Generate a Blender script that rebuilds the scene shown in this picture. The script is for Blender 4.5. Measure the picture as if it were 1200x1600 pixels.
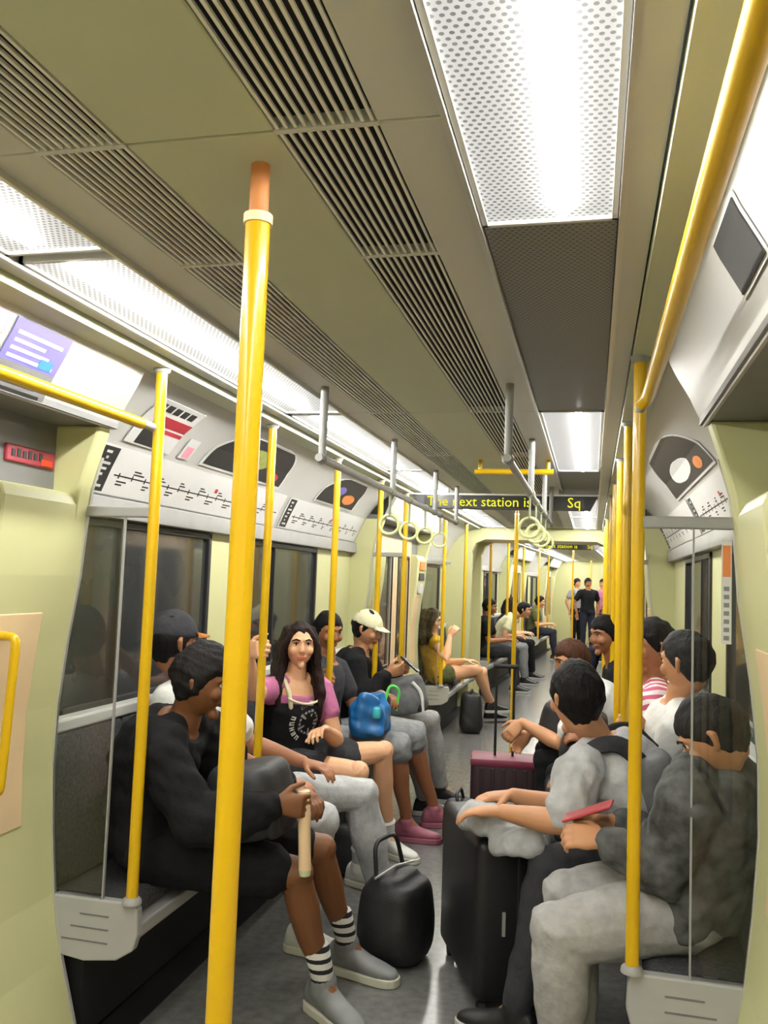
import bpy, bmesh, math, random
import numpy as np
from mathutils import Vector, Matrix, Quaternion
random.seed(7)
rng = np.random.default_rng(7)
for o in list(bpy.data.objects): bpy.data.objects.remove(o)
scene = bpy.context.scene
COL = scene.collection

# ------------------------------------------------------------------ camera
H = 1.5
cd = bpy.data.cameras.new('camera'); cam = bpy.data.objects.new('camera', cd); COL.objects.link(cam)
cd.sensor_fit = 'VERTICAL'; cd.sensor_height = 36.0; cd.lens = 1350.0 / 1600.0 * 36.0
cd.clip_start = 0.02; cd.clip_end = 200
R = [[0.9717289, 0.01749112, -0.23545063], [0.23322739, 0.08396186, 0.96879069], [0.03671411, -0.99631545, 0.07750876]]
m = Matrix(((R[0][0], -R[0][1], -R[0][2], 0), (R[1][0], -R[1][1], -R[1][2], 0), (R[2][0], -R[2][1], -R[2][2], H), (0, 0, 0, 1)))
cam.matrix_world = m
scene.camera = cam
# ------------------------------------------------------------------ world (a dark tunnel outside) and exposure
wd = bpy.data.worlds.new('World'); scene.world = wd; wd.use_nodes = True
wd.node_tree.nodes['Background'].inputs[0].default_value = (0.02, 0.02, 0.022, 1)
wd.node_tree.nodes['Background'].inputs[1].default_value = 1.0
scene.view_settings.view_transform = 'Standard'; scene.view_settings.look = 'None'
scene.view_settings.gamma = 1.0; scene.view_settings.use_curve_mapping = False
scene.view_settings.exposure = 0.22
TUBE = 102.0            # strength of the tubes

# ------------------------------------------------------------------ materials
MATS = {}
def srgb(r, g, b):
    f = lambda c: (c / 255 / 12.92) if c / 255 <= 0.04045 else ((c / 255 + 0.055) / 1.055) ** 2.4
    return (f(r), f(g), f(b), 1)
def mat(name, rgb, rough=0.5, metal=0.0, var=0.08, scale=8.0, bump=0.0, bscale=60.0, spec=0.5, stretch=None, emit=None, coat=0.0):
    if name in MATS: return MATS[name]
    m = bpy.data.materials.new(name); m.use_nodes = True
    nt = m.node_tree; b = nt.nodes['Principled BSDF']
    c = srgb(*rgb)
    b.inputs['Roughness'].default_value = rough; b.inputs['Metallic'].default_value = metal
    b.inputs['Specular IOR Level'].default_value = spec
    b.inputs['Coat Weight'].default_value = coat
    tc = nt.nodes.new('ShaderNodeTexCoord'); mp = nt.nodes.new('ShaderNodeMapping')
    nt.links.new(tc.outputs['Object'], mp.inputs[0])
    if stretch: mp.inputs['Scale'].default_value = stretch
    n = nt.nodes.new('ShaderNodeTexNoise'); n.inputs['Scale'].default_value = scale; n.inputs['Detail'].default_value = 4
    nt.links.new(mp.outputs[0], n.inputs['Vector'])
    r = nt.nodes.new('ShaderNodeValToRGB')
    r.color_ramp.elements[0].position = 0.3; r.color_ramp.elements[1].position = 0.7
    r.color_ramp.elements[0].color = tuple(x * (1 - var) for x in c[:3]) + (1,)
    r.color_ramp.elements[1].color = tuple(min(1, x * (1 + var)) for x in c[:3]) + (1,)
    nt.links.new(n.outputs['Fac'], r.inputs[0]); nt.links.new(r.outputs[0], b.inputs['Base Color'])
    if bump:
        n2 = nt.nodes.new('ShaderNodeTexNoise'); n2.inputs['Scale'].default_value = bscale; n2.inputs['Detail'].default_value = 3
        nt.links.new(mp.outputs[0], n2.inputs['Vector'])
        bp = nt.nodes.new('ShaderNodeBump'); bp.inputs['Strength'].default_value = bump; bp.inputs['Distance'].default_value = 0.01
        nt.links.new(n2.outputs['Fac'], bp.inputs['Height']); nt.links.new(bp.outputs[0], b.inputs['Normal'])
    if emit:
        b.inputs['Emission Color'].default_value = srgb(*emit[:3]); b.inputs['Emission Strength'].default_value = emit[3]
    MATS[name] = m
    return m
def perforated(name, base, hole, pitch, emit=0.0, rough=0.5, size=0.30):
    """sheet with a hexagonal field of holes; lit sheets give off light"""
    m = bpy.data.materials.new(name); m.use_nodes = True; nt = m.node_tree; b = nt.nodes['Principled BSDF']
    tc = nt.nodes.new('ShaderNodeTexCoord'); mp = nt.nodes.new('ShaderNodeMapping')
    mp.inputs['Scale'].default_value = (1 / pitch, 1 / pitch / 1.73, 1)
    nt.links.new(tc.outputs['Object'], mp.inputs[0])
    def cell(off):
        a = nt.nodes.new('ShaderNodeVectorMath'); a.operation = 'ADD'; a.inputs[1].default_value = off
        nt.links.new(mp.outputs[0], a.inputs[0])
        fr = nt.nodes.new('ShaderNodeVectorMath'); fr.operation = 'FRACTION'; nt.links.new(a.outputs[0], fr.inputs[0])
        sb = nt.nodes.new('ShaderNodeVectorMath'); sb.operation = 'SUBTRACT'; sb.inputs[1].default_value = (.5, .5, 0)
        nt.links.new(fr.outputs[0], sb.inputs[0])
        ml = nt.nodes.new('ShaderNodeVectorMath'); ml.operation = 'MULTIPLY'; ml.inputs[1].default_value = (1, 1.73, 0)
        nt.links.new(sb.outputs[0], ml.inputs[0])
        ln = nt.nodes.new('ShaderNodeVectorMath'); ln.operation = 'LENGTH'; nt.links.new(ml.outputs[0], ln.inputs[0])
        return ln
    c1, c2 = cell((0, 0, 0)), cell((.5, .5, 0))
    mn = nt.nodes.new('ShaderNodeMath'); mn.operation = 'MINIMUM'
    nt.links.new(c1.outputs['Value'], mn.inputs[0]); nt.links.new(c2.outputs['Value'], mn.inputs[1])
    lt = nt.nodes.new('ShaderNodeMath'); lt.operation = 'LESS_THAN'; lt.inputs[1].default_value = size
    nt.links.new(mn.outputs[0], lt.inputs[0])
    mx = nt.nodes.new('ShaderNodeMix'); mx.data_type = 'RGBA'
    mx.inputs['A'].default_value = srgb(*base); mx.inputs['B'].default_value = srgb(*hole)
    nt.links.new(lt.outputs[0], mx.inputs['Factor'])
    if emit: b.inputs['Base Color'].default_value = (.12, .12, .12, 1)
    else: nt.links.new(mx.outputs['Result'], b.inputs['Base Color'])
    b.inputs['Roughness'].default_value = rough
    if emit:
        nt.links.new(mx.outputs['Result'], b.inputs['Emission Color']); b.inputs['Emission Strength'].default_value = emit
    MATS[name] = m
    return m
def emitter(name, rgb, s):
    m = bpy.data.materials.new(name); m.use_nodes = True; nt = m.node_tree; nt.nodes.clear()
    e = nt.nodes.new('ShaderNodeEmission'); e.inputs[0].default_value = srgb(*rgb); e.inputs[1].default_value = s
    o = nt.nodes.new('ShaderNodeOutputMaterial'); nt.links.new(e.outputs[0], o.inputs[0]); MATS[name] = m
    return m
def glassmat(name, tint, mixf=0.12, rough=0.02):
    m = bpy.data.materials.new(name); m.use_nodes = True; nt = m.node_tree; nt.nodes.clear()
    t = nt.nodes.new('ShaderNodeBsdfTransparent'); t.inputs[0].default_value = tint
    g = nt.nodes.new('ShaderNodeBsdfGlossy'); g.inputs['Roughness'].default_value = rough
    fr = nt.nodes.new('ShaderNodeFresnel'); fr.inputs[0].default_value = 1.45
    mx = nt.nodes.new('ShaderNodeMixShader'); o = nt.nodes.new('ShaderNodeOutputMaterial')
    ad = nt.nodes.new('ShaderNodeMath'); ad.operation = 'ADD'; ad.inputs[1].default_value = mixf; ad.use_clamp = True
    nt.links.new(fr.outputs[0], ad.inputs[0]); nt.links.new(ad.outputs[0], mx.inputs[0])
    nt.links.new(t.outputs[0], mx.inputs[1]); nt.links.new(g.outputs[0], mx.inputs[2]); nt.links.new(mx.outputs[0], o.inputs[0])
    MATS[name] = m
    return m
M_CREAM = mat('cream_panel', (199, 199, 150), 0.42, var=0.04, scale=2.0)
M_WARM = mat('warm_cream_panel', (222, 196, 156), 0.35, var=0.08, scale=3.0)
M_CEIL = mat('ceiling_paint', (190, 194, 168), 0.5, var=0.05, scale=1.5)
M_BAND = mat('ceiling_band', (200, 200, 196), 0.45, var=0.04, scale=2.0)
M_COVE = mat('cove_white', (184, 184, 181), 0.4, var=0.03, scale=2.0)
M_DARKC = mat('grey_perforated_ceiling', (128, 128, 126), 0.6)
M_LOUV = mat('louvre_slat', (226, 226, 222), 0.35, metal=0.0, var=0.04)
M_VOID = mat('dark_void', (34, 34, 34), 0.9)
M_TRIM = mat('satin_trim', (205, 205, 200), 0.3, metal=0.5, var=0.03)
M_POSTERW = mat('white_ledge', (216, 216, 212), .4, var=.03)
M_GREY = mat('grey_plastic', (150, 150, 148), 0.45, var=0.06)
M_MIDG = mat('mid_grey', (112, 112, 112), 0.5)
M_YEL = mat('yellow_pole_paint', (212, 170, 8), 0.28, var=0.05, scale=4.0, coat=0.3)
M_COPPER = mat('pole_socket', (196, 128, 76), 0.4, var=0.05)
M_MOQ = mat('seat_moquette', (66, 66, 70), 0.95, var=0.5, scale=90.0, bump=0.3, bscale=300)
M_BLACK = mat('black_rubber', (26, 26, 27), 0.6)
M_FLOOR = mat('floor_vinyl', (106, 106, 104), 0.22, var=0.18, scale=26.0)
M_HOLE_L = perforated('lit_diffuser', (235, 235, 232), (120, 120, 118), 0.0135, emit=0.62, size=0.27)
M_HOLE_D = perforated('unlit_perforated', (122, 122, 120), (74, 74, 73), 0.0135, size=0.26)
M_TUBE = emitter('light_tube', (255, 253, 246), TUBE)
M_PANE = mat('tunnel_window_glass', (52, 54, 56), 0.06, var=0.25, scale=2.5, spec=0.6)
M_GLASS = glassmat('screen_glass', (0.95, 0.96, 0.95, 1), 0.0)
M_GASKET = mat('window_gasket', (30, 30, 30), 0.5)

# ------------------------------------------------------------------ mesh helpers
class MB:
    def __init__(self): self.v = []; self.f = []
    def add(self, vs, fs):
        o = len(self.v); self.v += [tuple(p) for p in vs]; self.f += [tuple(i + o for i in f) for f in fs]; return self
    def box(self, x0, x1, y0, y1, z0, z1):
        return self.add([(x0, y0, z0), (x1, y0, z0), (x1, y1, z0), (x0, y1, z0), (x0, y0, z1), (x1, y0, z1), (x1, y1, z1), (x0, y1, z1)],
                        [(0, 3, 2, 1), (4, 5, 6, 7), (0, 1, 5, 4), (1, 2, 6, 5), (2, 3, 7, 6), (3, 0, 4, 7)])
    def prism(self, poly, a0, a1, axis='y'):
        n = len(poly)
        def P(p, a): return {'y': (p[0], a, p[1]), 'x': (a, p[0], p[1]), 'z': (p[0], p[1], a)}[axis]
        vs = [P(p, a0) for p in poly] + [P(p, a1) for p in poly]
        fs = [(i, (i + 1) % n, n + (i + 1) % n, n + i) for i in range(n)] + [tuple(range(n - 1, -1, -1)), tuple(range(n, 2 * n))]
        return self.add(vs, fs)
    def ribbon(self, prof, a0, a1, th, nsign=1):
        """open profile (x,z) extruded along y with thickness"""
        n = len(prof); out = []
        for i, p in enumerate(prof):
            q0 = prof[max(0, i - 1)]; q1 = prof[min(n - 1, i + 1)]
            t = Vector((q1[0] - q0[0], q1[1] - q0[1])).normalized(); out.append((p[0] - t.y * th * nsign, p[1] + t.x * th * nsign))
        return self.prism(list(prof) + out[::-1], a0, a1)
    def tube(self, path, r, n=12, caps=True):
        path = [Vector(p) for p in path]; k = len(path); rr = r if isinstance(r, (list, tuple)) else [r] * k
        t0 = (path[1] - path[0]).normalized()
        a = t0.orthogonal().normalized(); vs = []
        for i in range(k):
            t = (path[min(k - 1, i + 1)] - path[max(0, i - 1)]).normalized()
            a = (a - t * a.dot(t)).normalized(); b = t.cross(a)
            for j in range(n):
                an = 2 * math.pi * j / n; vs.append(path[i] + (a * math.cos(an) + b * math.sin(an)) * rr[i])
        fs = [(i * n + j, i * n + (j + 1) % n, (i + 1) * n + (j + 1) % n, (i + 1) * n + j) for i in range(k - 1) for j in range(n)]
        if caps: fs += [tuple(range(n - 1, -1, -1)), tuple(range((k - 1) * n, k * n))]
        return self.add(vs, fs)
    def rings(self, rings, n=16, power=1.0):
        """rings: (centre, semi-axis a, semi-axis b); closed loft"""
        vs = []
        for c, a, b in rings:
            c, a, b = Vector(c), Vector(a), Vector(b)
            for j in range(n):
                an = 2 * math.pi * j / n; cs, sn = math.cos(an), math.sin(an)
                if power != 1.0:
                    cs = math.copysign(abs(cs) ** power, cs); sn = math.copysign(abs(sn) ** power, sn)
                vs.append(c + a * cs + b * sn)
        k = len(rings)
        fs = [(i * n + j, i * n + (j + 1) % n, (i + 1) * n + (j + 1) % n, (i + 1) * n + j) for i in range(k - 1) for j in range(n)]
        fs += [tuple(range(n - 1, -1, -1)), tuple(range((k - 1) * n, k * n))]
        return self.add(vs, fs)
    def ball(self, c, r, nu=14, nv=9, rot=None):
        r = r if isinstance(r, (list, tuple)) else (r, r, r); c = Vector(c); vs = []
        for i in range(1, nv):
            th = math.pi * i / nv
            for j in range(nu):
                ph = 2 * math.pi * j / nu
                p = Vector((r[0] * math.sin(th) * math.cos(ph), r[1] * math.sin(th) * math.sin(ph), r[2] * math.cos(th)))
                vs.append(c + (rot @ p if rot else p))
        p = Vector((0, 0, r[2])); top = len(vs); vs += [c + (rot @ p if rot else p), c - (rot @ p if rot else p)]
        fs = [(i * nu + j, (i + 1) * nu + j, (i + 1) * nu + (j + 1) % nu, i * nu + (j + 1) % nu) for i in range(nv - 2) for j in range(nu)]
        fs += [(top, j, (j + 1) % nu) for j in range(nu)] + [(top + 1, (nv - 2) * nu + (j + 1) % nu, (nv - 2) * nu + j) for j in range(nu)]
        return self.add(vs, fs)
    def xf(self, mtx): self.v = [tuple(mtx @ Vector(p)) for p in self.v]; return self
    def mesh(self, name, bevel=0.0, seg=2, smooth=False):
        me = bpy.data.meshes.new(name); me.from_pydata(self.v, [], self.f)
        bm = bmesh.new(); bm.from_mesh(me)
        bmesh.ops.recalc_face_normals(bm, faces=bm.faces)
        if bevel:
            es = [e for e in bm.edges if len(e.link_faces) == 2 and e.calc_face_angle(0) > 0.5]
            bmesh.ops.bevel(bm, geom=es, offset=bevel, segments=seg, profile=0.5, affect='EDGES', clamp_overlap=True)
        bm.to_mesh(me); bm.free()
        if smooth:
            me.polygons.foreach_set('use_smooth', [True] * len(me.polygons))
            try: me.set_sharp_from_angle(angle=math.radians(40))
            except Exception: pass
        return me
def place(o, parent):
    COL.objects.link(o)
    if parent is not None:
        o.parent = parent; o.matrix_parent_inverse = Matrix.Translation(-Vector(parent.location))
    return o
def obj(name, mb, material, parent=None, bevel=0.0, smooth=False, seg=2, label=None):
    me = mb if isinstance(mb, bpy.types.Mesh) else mb.mesh(name, bevel, seg, smooth)
    if not me.materials: me.materials.append(material)
    o = place(bpy.data.objects.new(name, me), parent)
    if label: o['label'] = label
    return o
def empty(name, loc, label=None, cat=None, group=None):
    e = bpy.data.objects.new(name, None); e.location = loc; COL.objects.link(e); e.empty_display_size = 0.05
    return tag(e, label, cat, group)
def tag(o, label=None, cat=None, group=None, kind=None):
    if label: o['label'] = label
    if cat: o['category'] = cat
    if group: o['group'] = group
    if kind: o['kind'] = kind
    return o
def struct(name, mb, material, bevel=0.0, smooth=False, label=None):
    o = obj(name, mb, material, None, bevel, smooth); o['kind'] = 'structure'
    if label: o['label'] = label
    return o
def dup(root, delta, label=None):
    """a copy of a thing with copies of its parts and sub-parts"""
    r = root.copy(); COL.objects.link(r); r.location = Vector(root.location) + Vector(delta)
    if label: r['label'] = label
    for ch in list(root.children):
        c = ch.copy(); COL.objects.link(c); c.parent = r
        for g in list(ch.children):
            d = g.copy(); COL.objects.link(d); d.parent = c
    return r
def arc_path(pts, rad, n=6):
    """polyline with rounded corners"""
    pts = [Vector(p) for p in pts]; out = [pts[0]]
    for i in range(1, len(pts) - 1):
        a = (pts[i - 1] - pts[i]); b = (pts[i + 1] - pts[i]); r = min(rad, a.length * .49, b.length * .49)
        p0 = pts[i] + a.normalized() * r; p2 = pts[i] + b.normalized() * r
        for k in range(n + 1):
            t = k / n; out.append(p0 * (1 - t) ** 2 + pts[i] * 2 * t * (1 - t) + p2 * t * t)
    return out + [pts[-1]]
def text_mesh(body, size, mtx, align='CENTER', extrude=0.0008):
    cu = bpy.data.curves.new('t', 'FONT'); cu.body = body; cu.size = size; cu.align_x = align; cu.align_y = 'CENTER'; cu.extrude = extrude
    cu.resolution_u = 2
    t = bpy.data.objects.new('t', cu); COL.objects.link(t); bpy.context.view_layer.update()
    me = bpy.data.meshes.new_from_object(t.evaluated_get(bpy.context.evaluated_depsgraph_get()))
    bpy.data.objects.remove(t); bpy.data.curves.remove(cu)
    me.transform(mtx)
    return me

# ------------------------------------------------------------------ the carriage
XC = -0.614                       # centre line of the train
CZ = 2.18                         # flat ceiling
WU = 1.165                        # half width at the windows
def X(u): return XC + u
Y0, YE = -2.6, 24.0               # extent of the train along y
FAR = []                          # roots of the car beyond the gangway, which stands at a slight angle on the curve
CARS = [('', Y0, 10.9, [(2.5, 6.3), (8.45, 10.5)], [(0.1, 2.5), (6.3, 8.45)], [(Y0, .1), (10.5, 10.9)]),
        ('_far', 10.9, YE, [(11.4, 15.0), (17.4, 21.0)], [(15.0, 17.4), (21.0, 23.4)], [(10.9, 11.4), (23.4, YE)])]

def shell(sfx, c0, c1, bays, vests, blanks):
    far = FAR if sfx else []
    where = ' of the car beyond the gangway' if sfx else ''
    floor = struct('floor' + sfx, MB().box(X(-WU - .08), X(WU + .08), c0, c1, -0.06, 0.0), M_FLOOR, label='speckled grey vinyl floor' + where); far.append(floor)
    for s in (-1, 1):
        for (a, b) in bays:
            x0, x1 = sorted((X(s * .82), X(s * WU)))
            obj('floor_edge', MB().box(x0, x1, a, b, 0.0, 0.004), M_BLACK, floor)
        for (a, b) in vests:
            x0, x1 = sorted((X(s * .90), X(s * 1.02)))
            obj('threshold_strip', MB().box(x0, x1, a + .3, b - .3, 0.0, 0.006), M_TRIM, floor)
    ceil_ = struct('ceiling' + sfx, MB().box(X(-WU - .08), X(WU + .08), c0, c1, CZ + .09, CZ + .15), M_VOID, label='grey panelled ceiling with long louvres' + where); far.append(ceil_)
    SEAMS = [-2.6, -0.9, 1.2, 3.4, 5.3, 7.5, 9.4, 10.9] if not sfx else [10.9, 13.0, 16.0, 19.0, 22.0, 24.0]
    for i in range(len(SEAMS) - 1):
        a, b = SEAMS[i] + .0025, SEAMS[i + 1] - .0025
        obj('ceiling_panel', MB().box(X(-.127), X(.127), a, b, CZ, CZ + .015), M_CEIL, ceil_, bevel=.003)
        for s in (-1, 1):
            x0, x1 = sorted((X(s * .29), X(s * .39)))
            obj('ceiling_panel', MB().box(x0, x1, a, b, CZ, CZ + .015), M_BAND, ceil_, bevel=.003)
    for s in (-1, 1):
        if sfx:
            st = MB()
            for k in range(11):
                u = .134 + k * .015; st.box(X(s * u) - .0035, X(s * u) + .0035, c0, c1, CZ, CZ + .03)
            tag(obj('louvre_slats', st, M_LOUV, ceil_), kind='stuff')
        else:
            LS = [-2.6, 1.2, 3.4, 7.5, 10.9]
            for i in range(len(LS) - 1):
                a, b = LS[i] + .004, LS[i + 1] - .004
                lm = MB().prism([(-.0026, CZ), (.0026, CZ), (.0020, CZ + .006), (-.0020, CZ + .006)], a, b).mesh('louvre_slat')
                for k in range(11):
                    o = obj('louvre_slat', lm, M_LOUV, ceil_); o.location.x = X(s * (.134 + k * .0150))
            x0, x1 = sorted((X(s * .127), X(s * .292))); obj('louvre_gap_shade', MB().box(x0, x1, c0, c1, CZ + .022, CZ + .03), M_VOID, ceil_)  # near-black strip paints the dark of the gaps between slats
            for y in LS[1:-1] + [1.72, 4.6]:
                x0, x1 = sorted((X(s * .127), X(s * .292)))
                obj('louvre_cross_bar', MB().box(x0, x1, y - .006, y + .006, CZ - .002, CZ + .02), M_BAND, ceil_)
        for (u0, u1, z0, z1, mm) in ((.389, .398, CZ - .012, CZ + .02, M_TRIM), (.650, .662, CZ - .012, CZ + .02, M_TRIM), (.662, .712, CZ - .004, CZ + .015, M_BAND), (.716, .81, CZ - .03, CZ + .01, M_CEIL)):
            x0, x1 = sorted((X(s * u0), X(s * u1)))
            obj('ceiling_trim', MB().box(x0, x1, c0, c1, z0, z1), mm, ceil_)
    return ceil_
CEILS = [shell(*c) for c in CARS]
ceil_ = CEILS[0]
# light channels: lit luminaires and dark perforated panels between them
def luminaire(s, y0, y1, label, tube=True):
    e = empty('ceiling_light', (X(s * .524), (y0 + y1) / 2, CZ), label, 'ceiling light', 'lit perforated ceiling luminaires')
    x0, x1 = sorted((X(s * .40), X(s * .648)))
    fr = MB(); t = .010
    fr.box(x0, x1, y0, y0 + t, CZ - .004, CZ + .02).box(x0, x1, y1 - t, y1, CZ - .004, CZ + .02)
    fr.box(x0, x0 + t, y0, y1, CZ - .004, CZ + .02).box(x1 - t, x1, y0, y1, CZ - .004, CZ + .02)
    obj('frame', fr, M_BAND, e)
    obj('diffuser', MB().box(x0 + t, x1 - t, y0 + t, y1 - t, CZ + .004, CZ + .012), M_HOLE_L, e)
    if tube:
        tb = MB().tube([(X(s * .55), y0 + .05, CZ + .004), (X(s * .55), y1 - .05, CZ + .004)], .0145, 14)
        obj('tube', tb, M_TUBE, e, smooth=True)
    return e
def dark_panel(s, y0, y1):
    x0, x1 = sorted((X(s * .40), X(s * .648)))
    obj('perforated_panel', MB().box(x0, x1, y0 + .003, y1 - .003, CZ + .002, CZ + .012), M_HOLE_D, ceil_)
luminaire(1, -1.9, -0.25, 'lit perforated ceiling light behind the viewer on the right')
luminaire(1, -0.2, 1.60, 'large lit perforated ceiling light with bright tube at top right')
dark_panel(1, 1.60, 3.40)
luminaire(1, 3.40, 5.2, 'short lit ceiling light on the right just before the destination sign')
dark_panel(1, 5.2, 6.9); luminaire(1, 6.9, 8.7, 'lit ceiling light on the right beyond the destination sign'); luminaire(1, 8.75, 10.4, 'lit ceiling light on the right just before the gangway')  # the luminaire before the gangway is added to brighten the far end
luminaire(-1, -1.9, -0.25, 'lit perforated ceiling light behind the viewer on the left')
luminaire(-1, -0.2, 1.60, 'lit perforated ceiling light at the upper left edge')
luminaire(-1, 1.64, 3.38, 'lit ceiling light above the blue notice on the left')
luminaire(-1, 3.42, 5.2, 'lit ceiling light above the left line diagram')
luminaire(-1, 5.24, 6.9, 'lit ceiling light left of the destination sign'); luminaire(-1, 6.94, 8.7, 'lit ceiling light on the left past the destination sign'); luminaire(-1, 8.75, 10.4, 'lit ceiling light on the left just before the gangway')  # last luminaire is added to brighten the gangway bulkhead
for k, (a, b) in enumerate(((11.5, 14.9), (15.0, 18.9), (19.0, 23.8))):
    for s in (-1, 1):
        FAR.append(luminaire(s, a, b, '%s ceiling light in the far car on the %s' % (('nearest', 'middle', 'farthest')[k], 'left' if s < 0 else 'right')))

# coves: the slanted panels with posters above the windows
def cove(s, y0, y1, low=True):
    pts = [(.80, 2.165), (.90, 2.115), (.985, 2.045), (1.053, 1.955), (1.10, 1.86), (1.14, 1.765)] if low else [(.80, 2.165), (.83, 2.10), (.87, 2.03), (.905, 1.95)]
    return MB().ribbon([(X(s * u), z) for u, z in pts], y0, y1, .02, nsign=s if True else 1)
EDGE = [(.0, .90), (.093, .92), (.29, .98), (.476, 1.018), (.66, 1.038), (.859, 1.052), (1.06, 1.05), (1.267, 1.03), (1.474, 1.0), (1.64, .988), (1.756, .975), (1.86, .945), (1.955, .915)]
COUNT = dict(window=0, pillar=0, door=0)
def side(sfx, c0, c1, bays, vests, blanks, s):
    far = FAR if sfx else []
    nm = 'left' if s < 0 else 'right'
    where = ' in the car beyond the gangway' if sfx else ''
    w = MB()
    def skin(y0, y1, z0, z1, u=WU, th=.05):
        x0, x1 = sorted((X(s * u), X(s * (u + th)))); w.box(x0, x1, y0, y1, z0, z1)
    for (a, b) in blanks: skin(a, b, 0, 2.25)
    allspans = []
    for (a, b) in bays:
        skin(a, b, 0, .97); skin(a, b, 1.69, 2.25)
        n = max(1, int(round((b - a) / 1.75))); stp = (b - a) / n
        spans = [(2.66, 3.82), (4.34, 5.46)] if a == 2.5 else [(a + k * stp + .25, a + (k + 1) * stp - .25) for k in range(n)]
        edges = [a] + [q for sp in spans for q in sp] + [b]
        for k in range(0, len(edges), 2): skin(edges[k], edges[k + 1], .97, 1.69)
        allspans += spans
    wo = struct('wall_' + nm + sfx, w, M_CREAM, label='cream side wall on the ' + nm + where); far.append(wo)
    COUNT['pillar'] += 1
    cv = struct('trim_%d' % COUNT['pillar'], cove(s, *blanks[0]), M_COVE, smooth=True, label='white cove with posters along the ' + nm + ' edge of the ceiling' + where); far.append(cv)
    for (a, b) in bays: obj('cove_panel', cove(s, a, b), M_COVE, cv, smooth=True)
    for (a, b) in vests:
        hx0, hx1 = sorted((X(s * 1.101), X(s * 1.215))); obj('door_header', MB().box(hx0, hx1, a, b, 1.86, 2.25), M_CREAM, wo)
        obj('cove_panel', cove(s, a, b, False), M_COVE, cv, smooth=True)
        x0, x1 = sorted((X(s * .895), X(s * 1.10)))
        obj('door_soffit', MB().box(x0, x1, a, b, 1.955, 1.985), M_MIDG, cv)
    for (a, b) in bays:
        x0, x1 = sorted((X(s * 1.10), X(s * WU)))
        obj('sill_ledge', MB().box(x0, x1, a, b, .947, .992), M_POSTERW, cv, bevel=.008)
        x0, x1 = sorted((X(s * 1.12), X(s * WU)))
        obj('header_strip', MB().box(x0, x1, a, b, 1.69, 1.765), M_GREY, wo, bevel=.004)
    for (a, b) in allspans:
        COUNT['window'] += 1
        x0, x1 = sorted((X(s * (WU - .012)), X(s * (WU + .02))))
        fr = MB(); t = .028
        fr.box(x0, x1, a, b, .985, .985 + t).box(x0, x1, a, b, 1.685 - t, 1.685).box(x0, x1, a, a + t, .985, 1.685).box(x0, x1, b - t, b, .985, 1.685)
        wi = struct('window_%d' % COUNT['window'], fr, M_GASKET, bevel=.004); far.append(wi)
        px0, px1 = sorted((X(s * (WU + .006)), X(s * (WU + .014))))
        obj('pane', MB().box(px0, px1, a + t, b - t, .985 + t, 1.685 - t), M_PANE, wi)
        yq = a + (b - a) * .30
        obj('mullion', MB().box(x0, x1, yq - .008, yq + .008, 1.013, 1.657), M_GASKET, wi)
    poly = [(X(s * u), z) for z, u in EDGE] + [(X(s * 1.10), 1.955), (X(s * 1.20), 1.7), (X(s * 1.20), 0)]
    polys = [(X(s * u), z) for z, u in EDGE if z < 1.7] + [(X(s * .985), 1.70), (X(s * 1.0), 1.735), (X(s * 1.20), 1.77), (X(s * 1.20), 0)]
    for (a, b) in vests:
        for (p, q) in ((a, a + .42), (b - .42, b)):
            COUNT['pillar'] += 1
            pl = struct('trim_%d' % COUNT['pillar'], MB().prism(polys, p, q), M_CREAM, bevel=.010, label='cream curved pillar beside a doorway'); far.append(pl)
            h0, h1 = (p, p + .07) if p == a else (q - .07, q)
            obj('pillar_head', MB().prism([v for v in poly if v[1] > 1.6], h0 + .0005, h1 - .0005), M_CREAM, pl, bevel=.008)
            hb0, hb1 = sorted((X(s * 1.07), X(s * 1.19))); e0, e1 = (h1, q) if p == a else (p, h0)
            obj('header_shade_recess', MB().box(hb0, hb1, e0, e1, 1.74, 1.955), M_MIDG, pl)  # pillar top cut back and coloured grey for the shade under the cove
            zz = [.72, .90, 1.06, 1.22, 1.36]
            uu = [float(np.interp(z, [e[0] for e in EDGE], [e[1] for e in EDGE])) for z in zz]
            y_a, y_b = (p + .14, q - .03) if p == a else (p + .03, q - .16)
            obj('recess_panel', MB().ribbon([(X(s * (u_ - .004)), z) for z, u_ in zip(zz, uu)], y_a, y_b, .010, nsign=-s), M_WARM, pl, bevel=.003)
            yy = q if q == b else p
            obj('edge_strip', MB().ribbon([(X(s * (u_ - .004)), z) for z, u_ in EDGE[1:12]], yy - .006, yy + .006, .012, nsign=-s), M_TRIM, pl)
        COUNT['door'] += 1
        x0, x1 = sorted((X(s * 1.06), X(s * 1.10)))
        d = struct('door_%d' % COUNT['door'], MB().box(x0, x1, a + .40, b - .40, 1.86, 1.955), M_MIDG, label='sliding double door of the carriage'); far.append(d)
        mid = (a + b) / 2
        for (p, q) in ((a + .40, mid - .006), (mid + .006, b - .40)):
            lf = MB(); zt = 1.86
            y_in0, y_in1, zb0, zb1 = p + .12, q - .12, .78, 1.70
            lf.box(x0, x1, p, q, .02, zb0).box(x0, x1, p, q, zb1, zt).box(x0, x1, p, y_in0, zb0, zb1).box(x0, x1, y_in1, q, zb0, zb1)
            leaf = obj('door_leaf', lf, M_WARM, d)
            g0, g1 = sorted((X(s * 1.075), X(s * 1.085)))
            obj('pane', MB().box(g0, g1, y_in0, y_in1, zb0, zb1), M_PANE, leaf)
            fx0, fx1 = sorted((X(s * 1.052), X(s * 1.062)))
            fr = MB(); t = .02
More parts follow.
